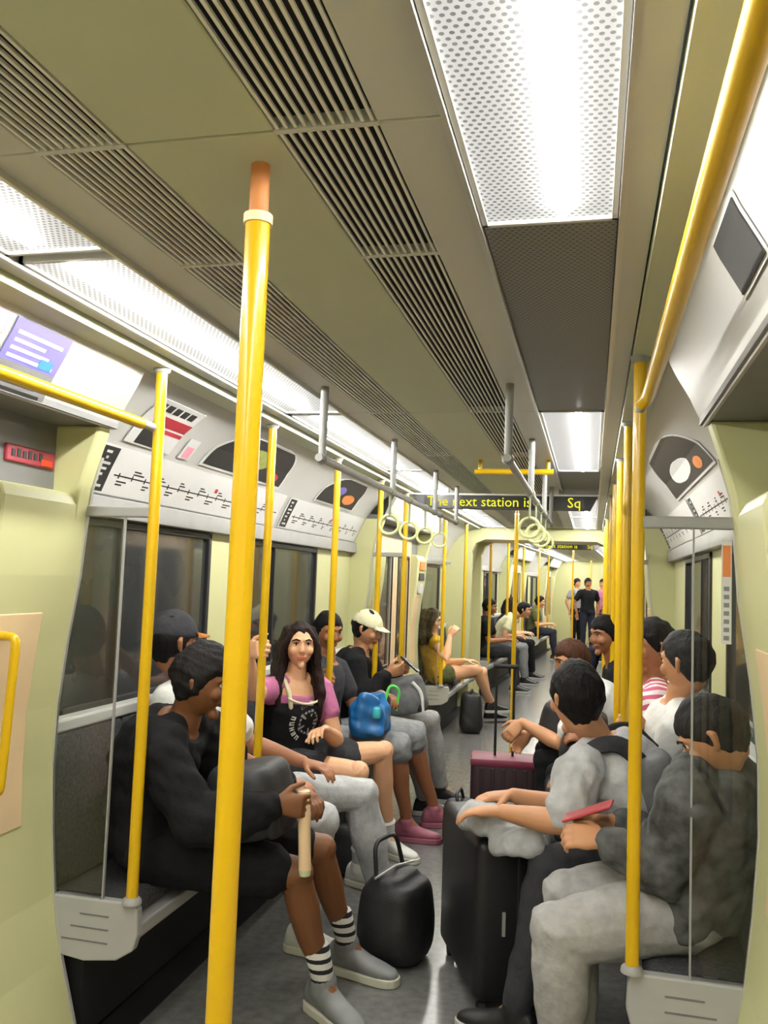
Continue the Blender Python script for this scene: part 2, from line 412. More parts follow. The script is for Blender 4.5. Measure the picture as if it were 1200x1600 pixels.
            fr.box(fx0, fx1, y_in0 - t, y_in1 + t, zb0 - t, zb0).box(fx0, fx1, y_in0 - t, y_in1 + t, zb1, zb1 + t).box(fx0, fx1, y_in0 - t, y_in0, zb0, zb1).box(fx0, fx1, y_in1, y_in1 + t, zb0, zb1)
            obj('pane_gasket', fr, M_GASKET, leaf)
    return wo
WALL = {}
for ci, c in enumerate(CARS):
    for s in (-1, 1): WALL[(ci, s)] = side(*c, s)
# bulkheads: gangway portal, far end wall and the wall behind the viewer
def portal(y0, y1, half, top, name, m_):
    b = MB()
    b.box(X(-WU - .05), X(-half), y0, y1, 0, 2.3).box(X(half), X(WU + .05), y0, y1, 0, 2.3).box(X(-half), X(half), y0, y1, top, 2.3)
    # chamfered upper corners of the opening
    for s in (-1, 1):
        b.prism([(X(s * half), top - .16), (X(s * (half - .05)), top - .05), (X(s * (half - .16)), top), (X(s * half), top)], y0, y1)
    return struct(name, b, m_, label='cream bulkhead around the gangway opening')
w_mid = portal(10.5, 10.62, .82, 2.03, 'wall_gangway_near', M_CREAM)
w_mid2 = portal(11.28, 11.4, .82, 2.03, 'wall_gangway_far', M_CREAM); FAR.append(w_mid2)
g = MB()
for s in (-1, 1):
    prof = [(X(s * .84), 0), (X(s * .92), .5), (X(s * .95), 1.0), (X(s * .92), 1.6), (X(s * .84), 2.04)]
    g.ribbon(prof, 10.6, 11.3, .02, nsign=-s)
g.box(X(-.86), X(.86), 10.6, 11.3, 2.03, 2.06)
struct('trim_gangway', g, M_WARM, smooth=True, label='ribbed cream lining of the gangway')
for k in range(6):
    for s in (-1, 1):
        prof = [(X(s * .832), 0.01), (X(s * .912), .5), (X(s * .942), 1.0), (X(s * .912), 1.6), (X(s * .832), 2.02)]
        o = obj('gangway_rib', MB().ribbon(prof, 10.64 + k * .11, 10.68 + k * .11, .02, nsign=-s), M_CREAM, w_mid)
FAR.append(struct('wall_end', MB().box(X(-1.3), X(1.3), YE - .05, YE, 0, 2.3), M_CREAM))
struct('wall_back', MB().box(X(-1.3), X(1.3), Y0, Y0 + .05, 0, 2.3), M_CREAM)
# ================================================================== people
def remesh(mb, voxel, it=3, fac=0.5, noise=0.0, nscale=0.09, seed=0):
    me = bpy.data.meshes.new('tmp'); me.from_pydata(mb.v, [], mb.f)
    bm = bmesh.new(); bm.from_mesh(me); bmesh.ops.recalc_face_normals(bm, faces=bm.faces); bm.to_mesh(me); bm.free()
    o = bpy.data.objects.new('tmp', me); COL.objects.link(o)
    r = o.modifiers.new('r', 'REMESH'); r.mode = 'VOXEL'; r.voxel_size = voxel; r.use_smooth_shade = True
    if it:
        sm = o.modifiers.new('s', 'SMOOTH'); sm.factor = fac; sm.iterations = it
    o2 = o.evaluated_get(bpy.context.evaluated_depsgraph_get())
    out = bpy.data.meshes.new_from_object(o2)
    bpy.data.objects.remove(o); bpy.data.meshes.remove(me)
    if noise:
        n = len(out.vertices); co = np.empty(n * 3); out.vertices.foreach_get('co', co); co = co.reshape(-1, 3)
        nr = np.empty(n * 3); out.vertices.foreach_get('normal', nr); nr = nr.reshape(-1, 3)
        d = np.zeros(n); g = np.random.default_rng(seed + 11)
        for k in range(7):
            w = g.normal(size=3) / nscale * (0.7 + .35 * k); d += np.sin(co @ w + g.uniform(0, 6.28) + 1.3 * np.sin(co @ (g.normal(size=3) / nscale * .6))) / (1 + .35 * k)
        co += nr * (d * noise / 3)[:, None]
        out.vertices.foreach_set('co', co.ravel())
    out.polygons.foreach_set('use_smooth', [True] * len(out.polygons))
    out.update()
    return out
V = Vector
UP = V((0, 0, 1))
def bez(a, b, c, t): return a * (1 - t) ** 2 + b * 2 * t * (1 - t) + c * t * t
def limb(mb, pts, rad, n=12, flat=None):
    """tapered round limb through points with rounded ends"""
    pts = [V(p) for p in pts]
    # insert rounded ends
    d0 = (pts[0] - pts[1]).normalized(); d1 = (pts[-1] - pts[-2]).normalized()
    P = [pts[0] + d0 * rad[0] * .8] + pts + [pts[-1] + d1 * rad[-1] * .8]; Rr = [rad[0] * .45] + list(rad) + [rad[-1] * .45]
    mb.tube(P, Rr, n)
def ik(S, W, a, b, hint):
    S, W = V(S), V(W); d = W - S; L = d.length
    if L > (a + b) * .995:
        k = L / ((a + b) * .995); a *= k; b *= k
    x = (a * a - b * b + L * L) / (2 * L); h = math.sqrt(max(1e-6, a * a - x * x))
    u = d.normalized(); hv = V(hint); hv = (hv - u * hv.dot(u)).normalized()
    return S + u * x + hv * h
def hand(mb, wrist, d, n, right, curl=0.6, k=1.0, spread=0.12):
    d = V(d).normalized(); n = V(n); n = (n - d * n.dot(d)).normalized(); w = d.cross(n) * (1 if right else -1)
    W = V(wrist)
    mb.rings([(W - d * .015 * k, w * .024 * k, n * .020 * k), (W + d * .02 * k, w * .031 * k, n * .018 * k), (W + d * .06 * k, w * .041 * k, n * .017 * k), (W + d * .092 * k, w * .041 * k, n * .014 * k), (W + d * .098 * k, w * .036 * k, n * .009 * k)], 14, .8)
    for i, (off, L) in enumerate(((.031, .074), (.0105, .084), (-.0105, .078), (-.030, .060))):
        p = W + d * .086 * k + w * off * k; dd = (d + w * off / .03 * spread * .6).normalized(); pts = [p]; ang = 0
        for j, fr in enumerate((.45, .32, .26)):
            ang = curl * (0.55, 1.2, 0.9)[j] + (0 if j == 0 else ang)
            v = dd * math.cos(ang) + n * math.sin(ang); p = p + v * L * fr * 1.08 * k; pts.append(p)
        limb(mb, pts, [.0098 * k, .0094 * k, .0086 * k, .0074 * k], 8)
    t0 = W + d * .025 * k + w * .026 * k; v1 = (d * .62 + w * .70 + n * .35).normalized(); v2 = (d * .86 + w * .25 + n * .45 * (0.4 + curl)).normalized()
    limb(mb, [t0, t0 + v1 * .040 * k, t0 + v1 * .040 * k + v2 * .032 * k, t0 + v1 * .04 * k + v2 * .056 * k], [.0145 * k, .0118 * k, .0105 * k, .0085 * k], 8)
def head_dirs(nu=40, nv=28):
    out = []
    for i in range(1, nv):
        th = math.pi * i / nv
        for j in range(nu):
            ph = 2 * math.pi * j / nu; out.append((math.sin(th) * math.cos(ph), math.sin(th) * math.sin(ph), math.cos(th)))
    out += [(0, 0, 1), (0, 0, -1)]
    fs = [(i * nu + j, (i + 1) * nu + j, (i + 1) * nu + (j + 1) % nu, i * nu + (j + 1) % nu) for i in range(nv - 2) for j in range(nu)]
    t = len(out) - 2
    fs += [(t, j, (j + 1) % nu) for j in range(nu)] + [(t + 1, (nv - 2) * nu + (j + 1) % nu, (nv - 2) * nu + j) for j in range(nu)]
    return out, fs
HD, HF = head_dirs()
def skull(d, jaw=1.0):
    r, f, u = d
    x, y, z = r * .075, f * .095, u * .116
    if u < 0:
        k = -u
        x *= 1 - .34 * k ** 1.6 * jaw
        if f < 0: y *= 1 - .45 * k ** 1.2
        else: y *= 1 - .10 * k ** 2
    else:
        x *= 1 + .05 * math.sin(u * 3.14); y *= 1 + .03 * math.sin(u * 3.14)
        if f < 0: y *= 1.06
    if f > .2: y *= 1 - .05 * (1 - abs(r))          # flatter face
    for sgn in (-1, 1):                               # eye sockets
        q = ((x - sgn * .031) / .020) ** 2 + ((z - .010) / .013) ** 2
        if f > 0 and q < 4: y -= .009 * math.exp(-q)
    return x, y, z
def head_parts(mb, fr, k):
    """skin of the head in its own frame; fr maps (right, front, up) to the world"""
    mb.add([fr(*[c * k for c in skull(d)]) for d in HD], HF)
    def rg(lst, n=10): mb.rings([(fr(0, c[0] * k, c[1] * k), fr(a * k, c[0] * k, c[1] * k) - fr(0, c[0] * k, c[1] * k), fr(0, (c[0] + b[0]) * k, (c[1] + b[1]) * k) - fr(0, c[0] * k, c[1] * k)) for c, a, b in lst], n)
    rg([((.080, .018), .007, (.010, .002)), ((.088, -.002), .009, (.013, .001)), ((.096, -.020), .0125, (.014, 0)), ((.097, -.030), .015, (.011, 0)), ((.088, -.036), .010, (.008, 0))])   # nose
    rg([((.078, -.060), .018, (.014, 0)), ((.080, -.052), .023, (.0135, 0)), ((.079, -.066), .016, (.012, 0))])                                      # mouth mound
    mb.ball(fr(0, .066 * k, -.098 * k), .021 * k, 10, 7)                                                                                            # chin
    for s in (-1, 1):
        mb.ball(fr(s * .040 * k, .064 * k, -.022 * k), .024 * k, 10, 7)                                                                             # cheek
        limb(mb, [fr(s * .012 * k, .088 * k, .029 * k), fr(s * .034 * k, .082 * k, .031 * k), fr(s * .052 * k, .066 * k, .024 * k)], [.009 * k, .009 * k, .007 * k], 8)   # brow
        limb(mb, [fr(s * .077 * k, -.006 * k, .022 * k), fr(s * .087 * k, -.016 * k, .010 * k), fr(s * .083 * k, -.010 * k, -.014 * k), fr(s * .074 * k, -.002 * k, -.030 * k)], [.008 * k, .0105 * k, .009 * k, .006 * k], 8)  # ear
def skin_mat(rgb): return mat('skin_%d_%d_%d' % rgb, rgb, .55, var=.05, scale=14, bump=.04, bscale=180)
def cloth(name, rgb, var=.14, scale=30, rough=.9, bump=.55): return mat('cloth_' + name, rgb, rough, var=var, scale=scale, bump=bump, bscale=26, spec=.2)
M_EYEW = mat('eye_white', (228, 224, 216), .25, var=.02); M_IRIS = mat('iris_brown', (46, 28, 20), .2)
def stripes_mat(name, c1, c2, freq, axis=2, ratio=.5, diag=0.0):
    m_ = bpy.data.materials.new(name); m_.use_nodes = True; nt = m_.node_tree; b = nt.nodes['Principled BSDF']; b.inputs['Roughness'].default_value = .9
    tc = nt.nodes.new('ShaderNodeTexCoord'); sx = nt.nodes.new('ShaderNodeSeparateXYZ'); nt.links.new(tc.outputs['Object'], sx.inputs[0])
    ml = nt.nodes.new('ShaderNodeMath'); ml.operation = 'MULTIPLY_ADD'; ml.inputs[1].default_value = diag
    nt.links.new(sx.outputs[1], ml.inputs[0]); nt.links.new(sx.outputs[axis], ml.inputs[2])
    mu = nt.nodes.new('ShaderNodeMath'); mu.operation = 'MULTIPLY'; mu.inputs[1].default_value = freq; nt.links.new(ml.outputs[0], mu.inputs[0])
    fr = nt.nodes.new('ShaderNodeMath'); fr.operation = 'FRACT'; nt.links.new(mu.outputs[0], fr.inputs[0])
    lt = nt.nodes.new('ShaderNodeMath'); lt.operation = 'LESS_THAN'; lt.inputs[1].default_value = ratio; nt.links.new(fr.outputs[0], lt.inputs[0])
    mx = nt.nodes.new('ShaderNodeMix'); mx.data_type = 'RGBA'; mx.inputs['A'].default_value = srgb(*c1); mx.inputs['B'].default_value = srgb(*c2)
    nt.links.new(lt.outputs[0], mx.inputs['Factor']); nt.links.new(mx.outputs['Result'], b.inputs['Base Color'])
    MATS[name] = m_
    return m_
def shoe(parent, ankle, toe, upper, solem, low=0.0, k=1.0):
    A = V(ankle); t = V((toe[0], toe[1], 0)).normalized(); s = V((-t.y, t.x, 0)); g = V((A.x, A.y, low))
    mb = MB()
    prof = [(-.075, .022, .05, .055), (-.062, .034, .10, .10), (-.02, .038, .125, .115), (.03, .040, .105, .10), (.09, .044, .075, .07), (.145, .046, .06, .055), (.185, .036, .05, .045), (.205, .018, .038, .03)]
    rr = []
    for (o_, hw, top, _) in prof:
        rr.append((g + t * o_ * k + UP * (.02 + (top - .02) / 2) * k, s * hw * k, UP * (top - .012) / 2 * k))
    mb.rings(rr, 14, .85)
    limb(mb, [g + UP * .07 * k, g + UP * .115 * k], [.046 * k, .047 * k], 12)
    sh = obj('shoe', remesh(mb, .007 * k, 2), upper, parent)
    out = []
    for (o_, hw) in ((-.082, .012), (-.075, .026), (-.055, .037), (-.01, .041), (.04, .042), (.10, .047), (.15, .049), (.185, .042), (.205, .026), (.212, .010)):
        out.append((o_, hw))
    poly = [g + t * o_ * k + s * hw * k for o_, hw in out] + [g + t * o_ * k - s * hw * k for o_, hw in out[::-1]]
    sole = MB().prism([(p.x, p.y) for p in poly], low + .001, low + .03 * k, 'z')
    obj('sole', sole, solem, sh, bevel=.004)
    return sh
def hair_cap(fr, k, line=.42, puff=1.10, side=-.35, back=-.75, jit=.0, seed=0, top=1.0):
    """hair shell: the inflated skull, pushed under the skin where the face is bare"""
    g = np.random.default_rng(seed); vs = []
    ph = g.uniform(0, 6.28, 6)
    for d in HD:
        r, f, u = d; x, y, z = skull(d)
        lim = line if f > .55 else (line + (side - line) * min(1, (.55 - f) / .55) if f > 0 else side + (back - side) * min(1, -f / .6))
        az = math.atan2(r, f); lim += .05 * math.sin(7 * az + ph[3]) + .035 * math.sin(15 * az + ph[4])
        e = (u - lim) / .10
        m_ = 1 / (1 + math.exp(-max(-30, min(30, e * 3))))
        pf = puff + jit * (math.sin(9 * r + ph[0]) * math.sin(8 * f + ph[1]) + .6 * math.sin(17 * u + ph[2] + 6 * r))
        q = .93 + (pf - .93) * m_
        vs.append(fr(x * q * k, y * q * k, z * (q if u > 0 else q * .98) * (top if u > 0 else 1) * k))
    return MB().add(vs, HF)
def person(P):
    hs = P.get('hs', 1.0); vox = P.get('vox', .0055); name = 'person'
    pel, neck, hc = V(P['pel']), V(P['neck']), V(P['head'])
    F = V(P['F']).normalized(); F.z = 0
    root = empty(name, (pel.x, pel.y, 0), P['label'], 'person', P.get('group', 'passengers'))
    skin = skin_mat(P['skin'])
    axis = (neck - pel).normalized(); lat = F.cross(UP).normalized()
    latS = V(P['latS']).normalized() if 'latS' in P else lat
    bld = P.get('build', 1.0); fem = P.get('fem', False)
    mid = (pel + neck) / 2 - F * P.get('hunch', .04)
    def torso(mb, g, t0=-.10, t1=1.0, neckr=True, belly=0.0):
        prof = [(-.14, .13, .09), (-.06, .165, .115), (.08, .168, .12), (.28, .145, .11), (.48, .148, .112), (.68, .162, .12), (.85, .168, .108), (.95, .135, .088), (1.0, .085, .07)]
        if fem: prof = [(-.14, .13, .09), (-.06, .168, .115), (.08, .165, .115), (.28, .128, .098), (.48, .130, .108), (.68, .145, .122), (.85, .148, .100), (.95, .115, .080), (1.0, .070, .06)]
        rr = []
        for t, hw, hd in prof:
            if t < t0 - 1e-6 or t > t1 + 1e-6: continue
            p = bez(pel, mid * 2 - (pel + neck) / 2, neck, t) if t >= 0 else pel + axis * t * (neck - pel).length
            ta = (bez(pel, mid * 2 - (pel + neck) / 2, neck, min(1, t + .02)) - bez(pel, mid * 2 - (pel + neck) / 2, neck, max(0, t - .02))).normalized() if t >= 0 else axis
            l_ = lat.lerp(latS, max(0, min(1, t))); l_ = (l_ - ta * l_.dot(ta)).normalized(); f_ = ta.cross(l_) * -1
            if f_.dot(F) < 0: f_ = -f_
            bl = belly * math.exp(-((t - .3) / .25) ** 2)
            rr.append((p + f_ * bl * .5, l_ * (hw * bld + g), f_ * (hd * bld + g + bl * .5)))
        mb.rings(rr, 20)
    sw = P.get('sw', .185 if not fem else .160)
    sd = neck - axis * .055
    arms = {}
    for key, sg in (('R', 1), ('L', -1)):
        S = sd + latS * sw * sg
        a = P[key]; W = V(a['w']); al = P.get('arm', 1.0)
        S = S + UP * a.get('lift', 0.0)
        E_ = V(a['e']) if 'e' in a else ik(S, W, .285 * al, .25 * al, a.get('hint', -UP + lat * sg * .5 - F * .3))
        arms[key] = (S, E_, W)
    hips = {'R': pel + lat * .088 - UP * .01, 'L': pel - lat * .088 - UP * .01}
    legs = {k_: (hips[k_], V(P['k' + k_]), V(P['a' + k_])) for k_ in 'RL'}
    def arm(mb, key, g, upto=2.0, start=0.0):
        S, E_, W = arms[key]; b_ = P.get('armr', 1.0)
        pts, rd = [], []
        seq = [(0, .056), (.25, .052), (.55, .047), (.85, .040), (1, .039), (1.2, .043), (1.45, .039), (1.75, .031), (2, .026)]
        for t, r_ in seq:
            if t > upto + 1e-6: break
            p = S.lerp(E_, t) if t <= 1 else E_.lerp(W, t - 1)
            pts.append(p); rd.append(r_ * b_ + g)
        if seq and pts and upto < 2 and abs(upto - [t for t, _ in seq if t <= upto + 1e-6][-1]) > .02:
            t = upto; p = S.lerp(E_, t) if t <= 1 else E_.lerp(W, t - 1); pts.append(p); rd.append(rd[-1])
        limb(mb, pts, rd, 14)
    def leg(mb, key, g, upto=2.0, flare=0.0):
        Hh, K, A = legs[key]; b_ = P.get('legr', 1.0); pts, rd = [], []
        for t, r_ in ((0, .088), (.3, .083), (.6, .071), (.85, .060), (1, .057), (1.12, .054), (1.35, .055), (1.6, .046), (1.85, .036), (2, .034)):
            if t > upto + 1e-6: break
            p = Hh.lerp(K, t) if t <= 1 else K.lerp(A, t - 1)
            if 1.1 < t < 1.7: p = p - (K - Hh).normalized() * .012
            pts.append(p); rd.append(r_ * b_ + g + flare * t)
        limb(mb, pts, rd, 14)
        if upto > 1: mb.ball(K + (K - A).normalized() * .002, .053 * b_ + g * .85, 14, 10)
    # ---- the body: one continuous skin
    body = MB(); torso(body, 0)
    face = V(P['face']).normalized(); uh = V(P.get('hup', UP)); uh = (uh - face * uh.dot(face)).normalized(); rh = face.cross(uh)
    fr = lambda a, b, c: hc + rh * a + face * b + uh * c
    head_parts(body, fr, hs)
    limb(body, [neck - axis * .05, neck + (hc - neck) * .35, hc - uh * .055 * hs - face * .022 * hs], [.062, .054 if not fem else .047, .052 if not fem else .046], 14)
    for s in (-1, 1): limb(body, [sd + latS * sw * .95 * s, neck - axis * .01 + latS * .05 * s], [.050, .045], 10)
    for key in 'RL':
        arm(body, key, 0); leg(body, key, 0)
        a = P[key]; hand(body, arms[key][2], a['d'], a['n'], key == 'R', a.get('curl', .5), P.get('hk', .97), a.get('spread', .12))
        t = V(P['t' + key]); A = legs[key][2]; limb(body, [A, A - UP * .05 + V((t.x, t.y, 0)).normalized() * .05], [.034, .03], 8)
    obj('body', remesh(body, vox, 2, .45), skin, root)
    # ---- face details
    hm = mat('hair_%d_%d_%d' % P['hair'], P['hair'], .6, var=.35, scale=40, bump=.6, bscale=130, stretch=(1, 1, .25), spec=.15)
    for s in (-1, 1):
        ey = obj('eye', MB().ball(fr(s * .031 * hs, .0728 * hs, .0095 * hs), (.0122 * hs, .0118 * hs, .0092 * hs), 12, 8), M_EYEW, root, smooth=True)
        obj('iris', MB().ball(fr(s * .031 * hs, .0796 * hs, .0095 * hs), .0062 * hs, 10, 6), M_IRIS, ey, smooth=True)
        limb_mb = MB(); limb(limb_mb, [fr(s * .015 * hs, .0985 * hs, .029 * hs), fr(s * .033 * hs, .0925 * hs, .0345 * hs), fr(s * .050 * hs, .076 * hs, .027 * hs)], [.0035 * hs, .0042 * hs, .0025 * hs], 8)
        obj('eyebrow', limb_mb, hm, root, smooth=True)
        lid = MB(); limb(lid, [fr(s * .019 * hs, .081 * hs, .0125 * hs), fr(s * .031 * hs, .0842 * hs, .0172 * hs), fr(s * .043 * hs, .078 * hs, .0115 * hs)], [.0025 * hs, .0034 * hs, .0022 * hs], 6)
        obj('eyelash', lid, M_IRIS, ey, smooth=True)
    lp = MB()
    for z_, w_, d_ in ((-.0555, .0215, .0922), (-.0630, .019, .0918)):
        limb(lp, [fr(-w_ * hs, (d_ - .010) * hs, (z_ + (.001)) * hs), fr(-w_ * .4 * hs, d_ * hs, z_ * hs), fr(0, (d_ + .001) * hs, (z_ - .0005) * hs), fr(w_ * .4 * hs, d_ * hs, z_ * hs), fr(w_ * hs, (d_ - .010) * hs, (z_ + .001) * hs)], [.002 * hs, .0042 * hs, .0045 * hs, .0042 * hs, .002 * hs], 8)
    sk = P['skin']; obj('lips', lp, mat('lips_%d_%d_%d' % sk, (min(255, int(sk[0] * .86)), int(sk[1] * .60), int(sk[2] * .60)), .45), root, smooth=True)
    # ---- hair
    ht = P.get('hairtype', 'short'); sd_ = int(abs(pel.y * 100)) + (0 if pel.x < 0 else 777)
    hv = max(vox, .0055)
    if ht != 'none':
        h_ = hair_cap(fr, hs, **P.get('hairarg', {}), seed=sd_)
        if ht == 'long':
            ln = P.get('hairlen', .30)
            for s in (-1, 1):
                for q, (b0, ww) in enumerate(((.045, .026), (.010, .036), (-.035, .042), (-.075, .045))):
                    p0 = fr(s * (.030 if q == 0 else .062 if q < 3 else .035) * hs, (b0 if q else .06) * hs, .085 * hs); p1 = fr(s * .086 * hs, b0 * hs, .005 * hs); p2 = fr(s * .092 * hs, (b0 - .02) * hs, -.10 * hs)
                    p3 = p2 - UP * ln * .55 * (.85 + .08 * q) + rh * s * .02 + face * .035; p4 = p2 - UP * ln * (.8 + .1 * q) + rh * s * .015 + face * .05
                    limb(h_, [p0, p1, p2, p3, p4], [ww * .5, ww * .62, ww * .85, ww * .9, ww * .45], 10)
            limb(h_, [fr(0, -.08 * hs, .04 * hs), fr(0, -.10 * hs, -.08 * hs), fr(0, -.10 * hs, -.08 * hs) - UP * ln * .7], [.07, .08, .06], 12)
        obj('hair', remesh(h_, hv, 2, .5, noise=P.get('hairnoise', .004), nscale=.02, seed=sd_), hm, root)
    # ---- clothes
    if 'shirt' in P:
        sh = MB(); g = P.get('shirtg', .014); torso(sh, g, -.14, P.get('shirtt', 1.0), belly=P.get('belly', 0))
        for s in (-1, 1): limb(sh, [sd + latS * sw * .97 * s, neck - axis * .015 + latS * .06 * s], [.052 + g, .040 + g], 10)
        for key in 'RL':
            up = P.get('sleeve', .6); up = up if not isinstance(up, dict) else up[key]
            if up > 0: arm(sh, key, g + P.get('sleeveg', .006), up)
        for c, r_ in P.get('shirtextra', []): sh.ball(c, r_, 12, 8)
        obj('shirt' if P.get('top', 'shirt') == 'shirt' else P['top'], remesh(sh, max(.008, vox), 3, .5, noise=P.get('fold', .008), nscale=.055, seed=sd_), P['shirt'], root)
    if 'pants' in P:
        pt = MB(); g = P.get('pantsg', .012); torso(pt, g, -.14, .12)
        for key in 'RL': leg(pt, key, g, P.get('leglen', 2.0), P.get('flare', 0.0))
        obj(P.get('bottom', 'trousers'), remesh(pt, max(.008, vox), 3, .5, noise=P.get('pfold', .007), nscale=.06, seed=sd_ + 5), P['pants'], root)
    if P.get('feet', True):
        for key in 'RL':
            A = legs[key][2]
            if 'sock' in P:
                K = legs[key][1]; sm = MB(); limb(sm, [A - UP * .02, A.lerp(K, .12), A.lerp(K, P.get('sockh', .26))], [.040, .041, .046], 14)
                obj('sock', sm, P['sock'], root, smooth=True)
            shoe(root, A, P['t' + key], P.get('shoem', M_BLACK), P.get('solem', M_COVE), max(0, A.z - .11) if P.get('lift', False) else 0.0, P.get('shoek', 1.0))
    return root, fr
# ================================================================== fittings
LOWC = [(1.14, 1.765), (1.10, 1.86), (1.053, 1.955), (.985, 2.045), (.90, 2.115), (.80, 2.165)]
VESC = [(.905, 1.95), (.87, 2.03), (.83, 2.10), (.80, 2.165)]
def on_cove(s, y, t, off=.004, prof=LOWC):
    """point at arc length t above the lower edge of the cove"""
    for (u0, z0), (u1, z1) in zip(prof, prof[1:]):
        L = math.hypot(u1 - u0, z1 - z0)
        if t <= L or (u1, z1) == prof[-1]:
            k = t / L; nu, nz = -(z1 - z0) / L, (u1 - u0) / L
            if nu > 0: nu, nz = -nu, -nz
            return V((X(s * (u0 + (u1 - u0) * k + nu * off)), y, z0 + (z1 - z0) * k + nz * off))
        t -= L
def sheet(s, ylo, yhi, t0, t1, off=.004, th=.003, prof=LOWC, nt=8, ny=6):
    """thin panel lying on the cove between two edges given as functions of t"""
    fl_ = ylo if callable(ylo) else (lambda t: ylo); fh = yhi if callable(yhi) else (lambda t: yhi)
    vs = []; fs = []
    for lay in (0, 1):
        for i in range(nt + 1):
            t = t0 + (t1 - t0) * i / nt
            for j in range(ny + 1):
                a, b = fl_(t), fh(t); vs.append(on_cove(s, a + (b - a) * j / ny, t, off + lay * th, prof))
    n = (nt + 1) * (ny + 1); q = ny + 1
    for i in range(nt):
        for j in range(ny):
            a = i * q + j
            fs += [(a, a + 1, a + q + 1, a + q), (n + a, n + a + q, n + a + q + 1, n + a + 1)]
    for i in range(nt):
        for j in (0, ny): a = i * q + j; fs.append((a, a + q, n + a + q, n + a))
    for j in range(ny):
        for i in (0, nt): a = i * q + j; fs.append((a, a + 1, n + a + 1, n + a))
    return MB().add(vs, fs)
P_WHITE = mat('poster_white', (204, 204, 203), .45, var=.02); P_BLACK = mat('print_black', (38, 38, 40), .5); P_GREY = mat('print_grey', (120, 120, 122), .5)
P_BLUE = mat('print_blue', (122, 116, 196), .5, var=.05); P_RED = mat('print_red', (176, 48, 62), .5); P_PINK = mat('print_pink', (222, 150, 168), .5)
P_GREEN = mat('print_olive', (150, 158, 84), .6, var=.3, scale=14); P_TEAL = mat('print_teal', (70, 140, 180), .5); P_ORANGE = mat('print_orange', (214, 128, 66), .5)
P_YEL = mat('print_yellow', (220, 196, 60), .5)
# ---- posters and line diagrams
def diagram(s, y0, y1, label, flip=False):
    e = empty('line_diagram', tuple(on_cove(s, (y0 + y1) / 2, .05)), label, 'route diagram', 'line diagrams above the windows')
    obj('panel', sheet(s, y0, y1, .012, .200, ny=16), P_WHITE, e)
    a, b = (y0 + .015, y0 + .115) if not flip else (y1 - .115, y1 - .015)
    obj('title_block', sheet(s, a, b, .02, .192, .0072, .001, ny=2), P_BLACK, e)
    tb = MB()
    for k in range(7):
        t = .035 + k * .022; m_ = sheet(s, a + .022 + .012 * (k % 2), b - .022 - .010 * ((k * 3) % 4), t, t + .010, .0083, .0006, nt=1, ny=1); tb.add(m_.v, m_.f)
    obj('title_lettering', tb, P_WHITE, e)
    g = np.random.default_rng(int(y0 * 31) + s + 5); pr = MB()
    w0, w1 = (y0 + .15, y1 - .04) if not flip else (y0 + .04, y1 - .15)
    m_ = sheet(s, w0, w1, .088, .0935, .0072, .0008, nt=1, ny=14); pr.add(m_.v, m_.f)
    y = w0 + .03; k = 0
    while y < w1 - .05:
        L = g.uniform(.04, .09); t = .105 if k % 2 else .066
        for q in range(2):
            m_ = sheet(s, y, min(w1, y + L * (1 - .35 * q)), t + q * .012 * (1 if k % 2 else -1), t + .006 + q * .012 * (1 if k % 2 else -1), .0072, .0006, nt=1, ny=1); pr.add(m_.v, m_.f)
        m_ = sheet(s, y, y + .008, .080, .102, .0075, .0006, nt=1, ny=1); pr.add(m_.v, m_.f)
        y += .095; k += 1
    obj('route_print', pr, P_BLACK, e)
    obj('red_mark', sheet(s, (w0 + w1) / 2, (w0 + w1) / 2 + .03, .115, .135, .0075, .0006, nt=1, ny=1), P_RED, e)
    return e
diagram(-1, 2.68, 4.55, 'white route diagram above the nearest left window, black title at its near end')
diagram(-1, 4.62, 6.25, 'second white route diagram along the left cove, nearer the far door')
diagram(1, 2.72, 4.40, 'white route diagram above the nearest right window', True)
diagram(1, 4.46, 6.25, 'farther white route diagram along the right cove', True)
def arch_poster(s, y0, y1, label, blob, low=.235, high=.465):
    e = empty('arched_poster', tuple(on_cove(s, (y0 + y1) / 2, .3)), label, 'poster')
    r = .17
    def lo(t): q = max(0, min(1, (t - low) / (high - low))); return y0 + (y1 - y0) * .42 * (1 - math.sqrt(max(0, 1 - q ** 2.2)))
    def hi(t): q = max(0, min(1, (t - low) / (high - low))); return y1 - (y1 - y0) * .30 * (1 - math.sqrt(max(0, 1 - q ** 2.2)))
    obj('backing', sheet(s, lambda t: lo(t) - .02, lambda t: hi(t) + .02, low - .012, high, .003, .003, nt=12, ny=8), P_WHITE, e)
    obj('picture', sheet(s, lo, hi, low, high - .012, .0065, .001, nt=12, ny=8), P_BLACK, e)
    for (a, b, t0, t1, mm) in blob:
        m0 = (t0 + t1) / 2; hw = (t1 - t0) / 2
        def l2(t, a=a, b=b, m0=m0, hw=hw): return (a + b) / 2 - (b - a) / 2 * math.sqrt(max(.02, 1 - ((t - m0) / hw) ** 2))
        def h2(t, a=a, b=b, m0=m0, hw=hw): return (a + b) / 2 + (b - a) / 2 * math.sqrt(max(.02, 1 - ((t - m0) / hw) ** 2))
        obj('picture_shape', sheet(s, l2, h2, t0, t1, .008, .0008, nt=10, ny=4), mm, e)
    return e
arch_poster(-1, 3.42, 4.35, 'black arched poster with an olive round shape on the left cove', [(3.66, 4.05, .28, .40, P_GREEN), (4.12, 4.26, .25, .30, P_RED)])
arch_poster(-1, 5.0, 5.8, 'small dark arched poster farther along the left cove', [(5.2, 5.4, .30, .38, P_BLUE), (5.45, 5.7, .26, .34, P_ORANGE)])
arch_poster(1, 3.30, 4.7, 'dark arched poster with pale shapes on the right cove', [(3.7, 4.35, .26, .36, P_WHITE), (3.45, 3.65, .25, .30, P_ORANGE)])
